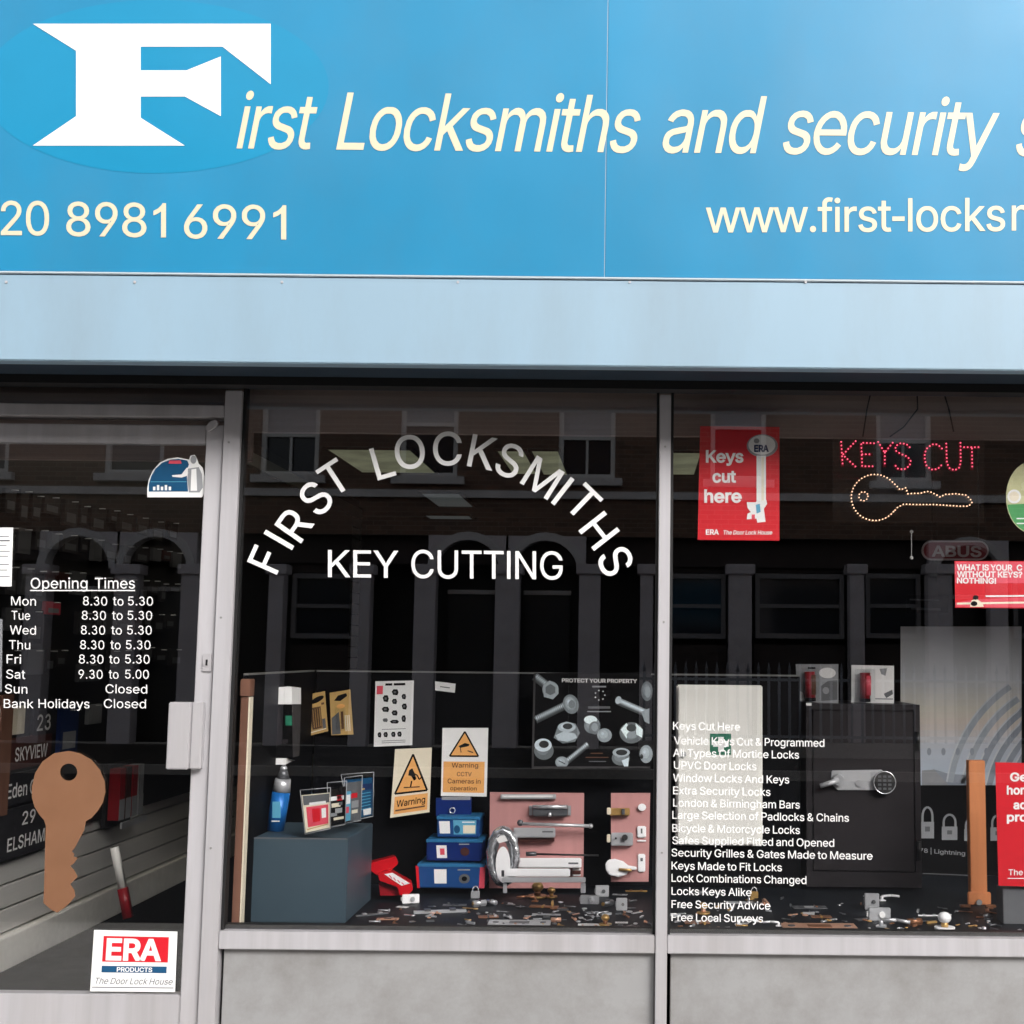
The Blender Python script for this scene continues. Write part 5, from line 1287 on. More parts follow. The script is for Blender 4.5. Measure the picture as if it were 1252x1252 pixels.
disc(739, 899, 9, 8.5, 0, 12, 5, 7)
shank(755, 857, 790, 872, 9, False, 0); f.ell(756, 856, 3.5, 4.8, 'tone7', 2, rot=20); f.poly([(784, 870), (794, 866), (794, 885), (788, 882)], 'tone5', 2)
disc(772, 896, 14.5, 13, 0, 0, 3, 6); f.poly([(759, 892), (766, 884), (770, 890), (766, 903)], 'tone9', 10); f.poly([(777, 884), (786, 892), (785, 902), (778, 898)], 'tone9', 10); f.ell(772, 890, 6, 4.5, 'tone1', 11); f.ell(772, 899, 6, 4, 'tone5', 12)
disc(791, 845, 7, 12, 0, 0, 3, 5); f.ell(792, 846, 3.5, 7, 'tone5', 10)
disc(759, 927, 11, 9, 0, 0, 3, 5); f.ell(759.5, 920, 10.5, 5.5, 'tone6', 10); f.ell(760, 920, 7, 3.5, 'tone0', 11); f.poly([(760, 930), (769, 926), (768, 937), (763, 937)], 'tone8', 12)
disc(790, 922, 8, 11, 0, 0, 5, 7); f.ell(784.5, 925, 2, 3, 'tone0', 10)
f.build('print', s)
f = Flat(PY, lay=0.00025)
f.text('PROTECT YOUR PROPERTY', 687, 779, 834, 835, 4.4, 'print_white', 2, bold=24); f.line([(724, 839.5), (741, 839.5)], 2, 'print_grey', 2)
for k in range(7): f.ell(733.5 + 6 * math.cos(k * .9), 850 + 6 * math.sin(k * .9), 0.9, 0.9, 'print_white', 2, 8)
f.line([(719, 865), (746, 865)], 3, 'print_mid', 2); f.line([(718, 870), (747, 870)], 1.4, 'print_grey', 2)
for y, a_, b_ in ((921, 722, 737), (926, 716, 744), (931, 720, 741)): f.line([(a_, y), (b_, y)], 1.1, 'print_brown' if y < 930 else 'print_mid', 2)
f.build('lettering', s)

# plastic packs on the slate block
def pack(C, Y, m, label, art, clear=True):
    g = warp(0, 0, 1, 1, C)
    o = thing('clear_pack', at(*C[3], Y), label, 'pack')
    MB().prism([at(*g(s_, t_), Y) for s_, t_ in ((0.03, .12), (.97, .12), (.97, .97), (.03, .97))], [at(*g(s_, t_), Y) + Vector((0, 0.002, 0)) for s_, t_ in ((0.03, .12), (.97, .12), (.97, .97), (.03, .97))], m).build('card', o)
    f = wflat(Y, C, 100, 130); art(f); f.build('print', o)
    MB().prism([at(*p_, Y - 0.014) for p_ in C], [at(*p_, Y + 0.003) for p_ in C], 'clear_plastic').build('clamshell', o)
    e = MB()
    for (u0, v0), (u1, v1) in zip(C, C[1:] + C[:1]): e.cyl(at(u0, v0, Y - 0.015), at(u1, v1, Y - 0.015), 0.0014, 'print_grey', 6)
    e.build('rim', o)  # pale rods imitate the edge highlights of the clear plastic
    return o
def art1(f):
    f.rect(6, 18, 96, 46, 'print_mid', 0); f.rect(14, 52, 92, 112, 'print_pink', 0); f.rect(34, 60, 62, 100, 'print_red', 1); f.rect(68, 62, 84, 92, 'print_white', 1); f.line([(10, 118), (92, 114)], 3, 'print_gold', 1); f.rect(26, 40, 84, 48, 'print_white', 1)
def art2(f):
    for x, y, w_, h_, m in ((8, 42, 80, 12, 'print_white'), (50, 40, 30, 16, 'print_red'), (20, 62, 50, 12, 'print_cream'), (40, 78, 40, 14, 'steel'), (10, 90, 40, 10, 'print_grey'), (30, 104, 60, 8, 'print_cream'), (60, 60, 20, 10, 'print_mid')): f.rect(x, y, x + w_, y + h_, m, 0 if h_ > 11 else 1)
def art3(f):
    for x, y, w_, h_, m in ((10, 40, 30, 84, 'print_lightblue'), (14, 50, 22, 26, 'print_white'), (40, 48, 36, 14, 'print_red'), (44, 70, 40, 20, 'print_grey'), (46, 96, 34, 10, 'print_cream'), (14, 84, 16, 18, 'print_pink')): f.rect(x, y, x + w_, y + h_, m, 0 if w_ > 28 else 1)
def art4(f):
    f.rect(5, 32, 95, 50, 'print_navy', 0)
    for k in range(6): f.line([(40, 60 + k * 9), (90, 58 + k * 9)], 2.5, 'print_lightblue', 1)
    f.rect(60, 104, 92, 122, 'print_white', 1); f.line([(10, 52), (70, 46)], 5, 'print_gold', 2)
pack([(367, 966), (404, 963), (404, 1013), (373, 1020)], 0.22, 'print_cream', 'clear pack with a pink and white card at the front of the slate block', art1)
pack([(400, 957), (424, 955), (422, 1008), (402, 1012)], 0.30, 'print_black', 'clear pack of small silver parts, second from the front on the slate block', art2)
pack([(421, 951), (443, 948), (441, 1003), (420, 1007)], 0.37, 'print_mid', 'clear pack with pale blue and red pieces, third from the front', art3)
pack([(417, 947), (457, 944), (456, 998), (428, 1004)], 0.46, 'print_steel_blue', 'blue carded pack standing behind the other clear packs on the slate block', art4)

# red wheel clamp style lock
o = thing('red_lock', atz(488, 1098, zFL), 'red plastic lock in two slanting pieces with a white label, on the display floor', 'lock')
Yr = 0.62
MB().prism([at(u, v, Yr) for u, v in ((451, 1056), (484, 1047), (487, 1056), (476, 1066), (470, 1064), (462, 1071), (452, 1064))], [at(u, v, Yr + .08) for u, v in ((454, 1052), (482, 1045), (487, 1053), (476, 1063), (470, 1062), (462, 1068), (455, 1060))], 'red_plastic').build('arm', o, bevel=0.002)
MB().prism([at(u, v, Yr - .03) for u, v in ((462, 1069), (474, 1064), (503, 1080), (505, 1088), (498, 1095), (488, 1095), (486, 1085), (464, 1077))], [at(u, v, Yr + .05) for u, v in ((464, 1066), (476, 1061), (503, 1076), (505, 1084), (498, 1091), (488, 1091), (486, 1082), (466, 1074))], 'red_plastic').build('body', o, bevel=0.002)
MB().prism([at(u, v, Yr) for u, v in ((463, 1079), (466, 1079), (487, 1086), (488, 1095), (465, 1095))], [at(u, v, Yr + .06) for u, v in ((463, 1079), (466, 1079), (487, 1086), (488, 1093), (465, 1093))], 'print_red_dark').build('base', o)
f = Flat(Yr - 0.031); f.poly([(470, 1069), (480, 1067), (501, 1080), (491, 1083)], 'print_white', 0)
for k in range(4): f.line([(476 + k * 5, 1070 + k * 3), (479 + k * 5, 1074 + k * 2.6)], 1.2, 'print_pink', 1)
f.build('label_print', o)

# stack of blue boxes
def tinbox(C, Y, dep, m, label, art, front=None):
    g = warp(0, 0, 1, 1, C)
    x0, x1 = at(*g(0, 1), Y).x, at(*g(1, 1), Y).x; z0, z1 = at(*g(.5, 1), Y).z, at(*g(.5, 0), Y).z
    o = MB().box((x0, Y, z0), (x1, Y + dep, z1), m).build('cash_box', label=label, cat='cash box', bevel=0.004)
    MB().box((x0 - 0.002, Y - 0.002, z1 - 0.010), (x1 + 0.002, Y + dep, z1 + 0.002), front or 'tin_lightblue').build('lid', o, bevel=0.002)
    f = wflat(Y, C, 100, 40); art(f); f.build('print', o)
    return o
def a1(f): f.rect(26, 8, 44, 32, 'print_white', 0); f.ell(70, 24, 8, 8, 'print_mid', 0); f.ell(70, 24, 4, 4, 'print_black', 1); f.line([(60, 9), (78, 9)], 2, 'print_grey', 0); f.rect(0, 2, 4, 40, 'print_red', 0); f.rect(92, 2, 100, 40, 'print_pink', 0)
def a2(f): f.rect(20, 10, 38, 34, 'print_white', 0); f.rect(26, 16, 34, 28, 'print_pink', 1); f.ell(70, 22, 8, 8, 'plaque_brown', 0); f.line([(60, 8), (78, 8)], 2, 'print_grey', 0)
def a3(f): f.rect(8, 8, 32, 32, 'print_white', 0); f.rect(40, 6, 92, 34, 'print_lightblue', 0); f.ell(48, 24, 7, 8, 'print_steel_blue', 1); f.rect(62, 16, 90, 32, 'print_cream', 1); f.line([(60, 10), (88, 10)], 2, 'print_white', 1)
tinbox([(508, 1057), (594, 1057), (592, 1086), (510, 1086)], 0.73, 0.19, 'tin_blue', 'light blue boxed cash tin with red ends, lowest of the blue stack', a1)
tinbox([(519, 1027), (589, 1027), (589, 1053), (521, 1053)], 0.75, 0.16, 'tin_navy', 'mid blue boxed cash tin, second from the bottom of the blue stack', a2)
tinbox([(532, 999), (587, 999), (586, 1024), (534, 1024)], 0.77, 0.13, 'tin_blue', 'blue cash tin with a pale picture panel, third in the blue stack', a3)
o = card('blue_pack', 'dark blue hanging pack standing on top of the blue stack', 'pack', [(533, 976), (576, 976), (576, 998), (533, 998)], 0.83, 'tin_navy', 0.02)
MB().prism([at(u, v, 0.828) for u, v in ((540, 974), (575, 974), (575, 978), (540, 978))], [at(u, v, 0.83) for u, v in ((540, 974), (575, 974), (575, 978), (540, 978))], 'print_grey').build('header', o)
q = at(553, 991, 0.82); MB().torus(q, (0, 1, 0), 0.010, 0.002, 'chrome', 16, 6).build('ring', o)

# pink boards carrying door furniture
YB1 = 0.80
def slab_px(x0, y0, x1, y1, Y, dep, m, bv=0.002, name='part', parent=None, **kw):
    a = at(x0, y1, Y); b_ = at(x1, y0, Y); c = at(x1, y1, Y); d = at(x0, y0, Y)
    return MB().prism([at(x0, y0, Y - dep), at(x1, y0, Y - dep), at(x1, y1, Y - dep), at(x0, y1, Y - dep)], [d, b_, c, a], m).build(name, parent, bevel=bv, **kw)
bd = thing('sample_board', at(656, 1090, YB1), 'wide pink board carrying steel and white door closers', 'sample board')
MB().prism([at(599, 969, YB1), at(714, 970, YB1), at(713, 1086, YB1), at(598, 1086, YB1)], [at(599, 969, YB1) + Vector((0, .018, 0)), at(714, 970, YB1) + Vector((0, .018, 0)), at(713, 1086, YB1) + Vector((0, .018, 0)), at(598, 1086, YB1) + Vector((0, .018, 0))], 'pink_board').build('board', bd)
c1 = slab_px(612, 971, 680, 977, YB1 - 0.001, 0.02, 'steel', name='letter_plate', parent=bd); slab_px(614, 972.5, 676, 975, YB1 - 0.0215, 0.002, 'print_white', 0.0004, name='flap', parent=c1)
c2 = slab_px(651, 984, 694, 998, YB1 - 0.001, 0.035, 'steel_dark', 0.004, name='door_closer', parent=bd)
MB().cyl(at(651, 986.5, YB1 - 0.04), at(694, 986.5, YB1 - 0.04), 0.007, 'chrome', 12).build('cylinder', c2)
MB().ball(at(672, 996, YB1 - 0.042), 0.008, 'chrome').build('knob', c2)
slab_px(647, 985, 650.5, 997, YB1 - 0.001, 0.01, 'steel', 0.001, name='end_plate', parent=c2); slab_px(694.5, 985, 698, 997, YB1 - 0.001, 0.01, 'steel', 0.001, name='end_plate', parent=c2)
a_ = MB().cyl(at(634, 1007, YB1 - 0.05), at(724, 1010, YB1 - 0.05), 0.006, 'steel', 10); a_.ball(at(636, 1006, YB1 - .05), 0.012, 'steel_dark').ball(at(722, 1010, YB1 - .05), 0.009, 'steel'); a_.build('closer_arm', bd)
c3 = slab_px(628, 1012, 679, 1024, YB1 - 0.001, 0.045, 'silver_paint', 0.003, name='door_closer', parent=bd); slab_px(636, 1024.5, 678, 1029, YB1 - 0.001, 0.03, 'plaque_brown', 0.001, name='mounting_plate', parent=c3)
f = Flat(YB1 - 0.046); f.line([(663, 1017), (676, 1017)], 1.6, 'print_mid', 0); f.build('lettering', c3)
a_ = MB().cyl(at(646, 1044, YB1 - 0.05), at(732, 1046, YB1 - 0.05), 0.0035, 'safe_dark', 8); a_.cyl(at(643, 1044, YB1 - .05), at(656, 1044, YB1 - .05), 0.008, 'steel_dark', 10); a_.build('closer_arm', bd)
c4 = slab_px(634, 1049, 711, 1061, YB1 - 0.001, 0.05, 'white_metal', 0.003, name='door_closer', parent=bd)
f = Flat(YB1 - 0.0515); f.line([(695, 1055.5), (707, 1055.5)], 2, 'print_mid', 0); f.build('lettering', c4)
slab_px(700, 1061.5, 710, 1071, YB1 - 0.001, 0.03, 'white_metal', 0.002, name='end_cap', parent=c4)
slab_px(700, 1064, 710, 1069, YB1 - 0.032, 0.003, 'plaque_brown', 0.0005, name='slot', parent=c4)
# chrome coil with a white core
Yc = 0.70
cc = thing('cable_coil', at(615, 1086, Yc), 'silver cable coil with a white core leaning at the corner of the wide pink board', 'cable coil')
mat('crinkled_foil', (205, 208, 214), 0.18, metal=0.8, var=0.35, scale=60, bump=1.0)
def sweep(P, rads, m, seg=10):
    mb = MB(); mi = mb._mi(m); n = len(P)
    for i, p in enumerate(P):
        t = (P[(i + 1) % n] - P[i - 1]).normalized(); a = Vector((0, 1, 0)); b_ = t.cross(a).normalized()
        for j in range(seg):
            g_ = 2 * math.pi * j / seg; mb.v.append(p + (a * math.cos(g_) + b_ * math.sin(g_)) * rads[i])
    for i in range(n):
        for j in range(seg):
            i2, j2 = (i + 1) % n, (j + 1) % seg
            mb.f.append((i * seg + j, i2 * seg + j, i2 * seg + j2, i * seg + j2)); mb.m.append(mi); mb.sm.append(True)
    return mb
for k, (rx_, ry_, rad, m_) in enumerate(((15.5, 31, .016, 'crinkled_foil'), (10.5, 22, .010, 'steel_dark'), (18.5, 35.5, .006, 'chrome'))):
    P = [at(615 + rx_ * math.cos(2 * math.pi * i / 36), 1047 + ry_ * math.sin(2 * math.pi * i / 36), Yc + 0.006 * k) for i in range(36)]
    sweep(P, [rad * (1 + 0.16 * math.sin(i * 2.4)) for i in range(36)], m_).build('cable_turn', cc)
P0 = [(615 + 9 * math.cos(2 * math.pi * i / 20) , 1057 + 22 * math.sin(2 * math.pi * i / 20)) for i in range(20)]
MB().prism([at(u, v, Yc - .02) for u, v in P0], [at(u, v, Yc + .04) for u, v in P0], 'white_metal').build('core', cc)
MB().prism([at(u, v, Yc - .012) for u, v in ((605, 1023), (617, 1021), (621, 1028), (610, 1031))], [at(u, v, Yc) for u, v in ((605, 1023), (617, 1021), (621, 1028), (610, 1031))], 'print_white').build('tag', cc)
# free-standing white closer on silver feet
Yw = 0.62
wc = thing('door_closer', at(664, 1092, Yw), 'long white door closer on a grey bracket with two feet, on the display floor', 'door closer')
slab_px(617, 1062, 697, 1072, Yw, 0.05, 'white_metal', 0.003, name='body', parent=wc)
slab_px(614, 1072.5, 716, 1079, Yw, 0.045, 'silver_paint', 0.002, name='rail', parent=wc)
slab_px(615, 1079.5, 620, 1092, Yw, 0.03, 'silver_paint', 0.002, name='foot', parent=wc); slab_px(710, 1079.5, 716, 1092, Yw, 0.03, 'silver_paint', 0.002, name='foot', parent=wc)
slab_px(613, 1064, 616.5, 1072, Yw, 0.02, 'steel_dark', 0.001, name='end_cap', parent=wc)

b2_ = thing('sample_board', at(773, 1080, YB1), 'narrow pink board with latches and white escutcheons beside the middle post', 'sample board')
MB().prism([at(747, 970, YB1), at(795, 970, YB1), at(793, 1078, YB1), at(747, 1078, YB1)], [at(u, v, YB1) + Vector((0, .018, 0)) for u, v in ((747, 970), (795, 970), (793, 1078), (747, 1078))], 'pink_board').build('board', b2_)
o = slab_px(745, 988, 770, 997, YB1 - .001, 0.03, 'brass', 0.002, name='latch', parent=b2_); slab_px(742, 987.5, 747, 996, YB1 - .032, 0.01, 'print_cream', 0.002, name='bolt', parent=o); slab_px(760, 989, 764, 996, YB1 - .032, 0.006, 'steel_dark', 0.001, name='snib', parent=o)
MB().prism([at(785 + 5 * math.cos(t * .524), 987 + 4.5 * math.sin(t * .524), YB1 - .012) for t in range(12)], [at(785 + 5 * math.cos(t * .524), 987 + 4.5 * math.sin(t * .524), YB1 - .001) for t in range(12)], 'white_metal').build('escutcheon', b2_)
o = slab_px(747, 1018, 774, 1034, YB1 - .001, 0.03, 'silver_paint', 0.003, name='latch', parent=b2_); slab_px(742, 1020, 746.5, 1030, YB1 - .005, 0.02, 'print_cream', 0.002, name='bolt', parent=o)
MB().cyl(at(764, 1024, YB1 - .033), at(764, 1024, YB1 - .045), 0.011, 'safe_dark', 14).build('knob', o); MB().cyl(at(753, 1025, YB1 - .033), at(753, 1025, YB1 - .037), 0.004, 'safe_dark', 10).build('keyhole', o)
o = slab_px(779, 1010, 790, 1024, YB1 - .001, 0.01, 'white_metal', 0.003, name='escutcheon', parent=b2_); slab_px(783.5, 1013, 785.5, 1019, YB1 - .0115, 0.001, 'print_mid', 0.0002, name='keyhole', parent=o)
slab_px(779, 1027, 790, 1029, YB1 - .001, 0.006, 'white_metal', 0.001, name='strip', parent=b2_)
o = slab_px(780, 1044, 789, 1066, YB1 - .001, 0.008, 'white_metal', 0.003, name='escutcheon', parent=b2_); slab_px(783, 1049, 786, 1053, YB1 - .0095, 0.001, 'print_mid', 0.0002, name='keyhole', parent=o)
P0 = [(740, 1056), (744, 1051), (752, 1050), (762, 1053), (768, 1058), (779, 1060), (779, 1063), (768, 1064), (767, 1069), (756, 1072), (745, 1070), (741, 1064)]
wl2 = MB().prism([at(u, v, YB1 - .045) for u, v in P0], [at(u, v, YB1 - .002) for u, v in P0], 'white_metal').build('rim_lock', b2_, bevel=0.003)
MB().cyl(at(757, 1063, YB1 - .047), at(772, 1064, YB1 - .06), 0.005, 'brass', 8).build('lever', wl2)

# ================================================================== small hardware lying on the display floor
def hw(kind, u, v, w_, rot, label, m='steel', m2='brass', name=None, h=None):
    p = atz(u, v, zFL + 0.001); s = w_ * (p.y + 4.1) / F
    M = Matrix.Translation(p) @ Matrix.Rotation(R(rot), 4, 'Z')
    def B(mb, a, c, mm): return mb.box([x * s for x in a], [x * s for x in c], mm, M)
    def P(a): return M @ (Vector(a) * s)
    if kind == 'bar':
        o = B(MB(), (-.5, -.05, 0), (.5, .05, .05), m).build(name or 'bolt_bar', label=label, cat='bolt', bevel=0.0008)
        B(MB(), (-.3, -.075, .051), (-.18, .075, .08), m2).build('bracket', o); B(MB(), (.18, -.075, .051), (.3, .075, .08), m2).build('bracket', o)
    elif kind == 'plate':
        o = B(MB(), (-.5, -.2, 0), (.5, .2, .03), m).build(name or 'strike_plate', label=label, cat='strike plate', bevel=0.0006)
        B(MB(), (-.16, -.09, .0301), (.16, .09, .036), m2).build('opening', o)
        for q in (-.38, .38): MB().cyl(P((q, 0, .0301)), P((q, 0, .04)), .05 * s, 'steel_dark', 8).build('screw', o)
    elif kind == 'key':
        o = MB().cyl(P((-.36, 0, 0)), P((-.36, 0, .05)), .15 * s, m, 14).build(name or 'key', label=label, cat='key')
        B(MB(), (-.22, -.05, .01), (.5, .05, .045), m).build('blade', o)
        B(MB(), (.2, .0501, .01), (.44, .12, .045), m).build('bit', o)
    elif kind == 'cylinder':
        o = MB().cyl(P((-.45, 0, .2)), P((.45, 0, .2)), .19 * s, m, 16).build(name or 'lock_cylinder', label=label, cat='lock cylinder')
        B(MB(), (-.45, -.09, 0), (.45, .09, .14), m).build('body', o, bevel=0.0006); MB().cyl(P((-.451, 0, .2)), P((-.50, 0, .2)), .12 * s, m2, 12).build('plug', o)
        B(MB(), (-.06, -.14, .02), (.06, .14, .42), 'steel_dark').build('cam', o)
    elif kind == 'rimlock':
        H = h or .7
        o = B(MB(), (-.5, -.15, 0), (.5, .15, H), m).build(name or 'rim_lock', label=label, cat='lock', bevel=0.0015)
        MB().cyl(P((.1, -.151, H * .5)), P((.1, -.22, H * .5)), .14 * s, m2, 14).build('knob', o)
        B(MB(), (-.58, -.08, H * .3), (-.501, .08, H * .7), m2).build('bolt', o)
    elif kind == 'knob':
        o = MB().cyl(P((0, 0, 0)), P((0, 0, .1)), .45 * s, m, 20).build(name or 'knob_set', label=label, cat='door knob')
        MB().cyl(P((0, 0, .101)), P((0, 0, .3)), .16 * s, m2, 12).build('neck', o); MB().ball(P((0, 0, .5)), .3 * s, m, 16, 10, (1, 1, .8)).build('ball', o)
    elif kind == 'hasp':
        o = B(MB(), (-.5, -.16, 0), (-.05, .16, .04), m).build(name or 'hasp', label=label, cat='hasp', bevel=0.0006)
        B(MB(), (.0, -.13, 0), (.5, .13, .04), m).build('hinged_leaf', o); MB().cyl(P((-.025, -.16, .03)), P((-.025, .16, .03)), .04 * s, m2, 8).build('pin', o)
        MB().torus(P((.3, 0, .12)), M.to_3x3() @ Vector((1, 0, 0)), .1 * s, .03 * s, m2, 14, 6).build('staple', o)
    elif kind == 'lever':
        o = B(MB(), (-.5, -.14, 0), (-.2, .14, .05), m).build(name or 'lever_set', label=label, cat='door handle', bevel=0.0008)
        MB().cyl(P((-.35, 0, .05)), P((-.35, 0, .2)), .07 * s, m, 10).build('neck', o); MB().tube([P((-.35, 0, .2)), P((.1, 0, .22)), P((.5, 0.02, .17))], .055 * s, m, 10).build('lever', o)
    elif kind == 'padlock':
        o = B(MB(), (-.35, -.12, 0), (.35, .12, .55), m).build(name or 'padlock', label=label, cat='padlock', bevel=0.0015)
        pts = [P((.24 * math.cos(math.pi * k / 10), 0, .56 + .34 * math.sin(math.pi * k / 10))) for k in range(11)]
        MB().tube(pts, .05 * s, 'chrome', 8).build('shackle', o)
    elif kind == 'card':
        o = B(MB(), (-.5, -.28, 0), (.5, .28, .012), 'print_white').build(name or 'price_card', label=label, cat='price card')
        B(MB(), (-.35, -.1, .0125), (.35, -.04, .0135), 'print_mid').build('print', o); B(MB(), (-.35, .06, .0125), (.2, .1, .0135), 'print_mid').build('print', o)
    elif kind == 'hinge':
        o = B(MB(), (-.5, -.3, 0), (-.03, .3, .03), m).build(name or 'butt_hinge', label=label, cat='hinge', bevel=0.0005)
        B(MB(), (.03, -.3, 0), (.5, .3, .03), m).build('leaf', o); MB().cyl(P((0, -.3, .035)), P((0, .3, .035)), .045 * s, m2, 10).build('pin', o)
        for x_ in (-.3, .3):
            for y_ in (-.18, .18): MB().cyl(P((x_, y_, .0301)), P((x_, y_, .04)), .04 * s, 'steel_dark', 8).build('screw', o)
    return o
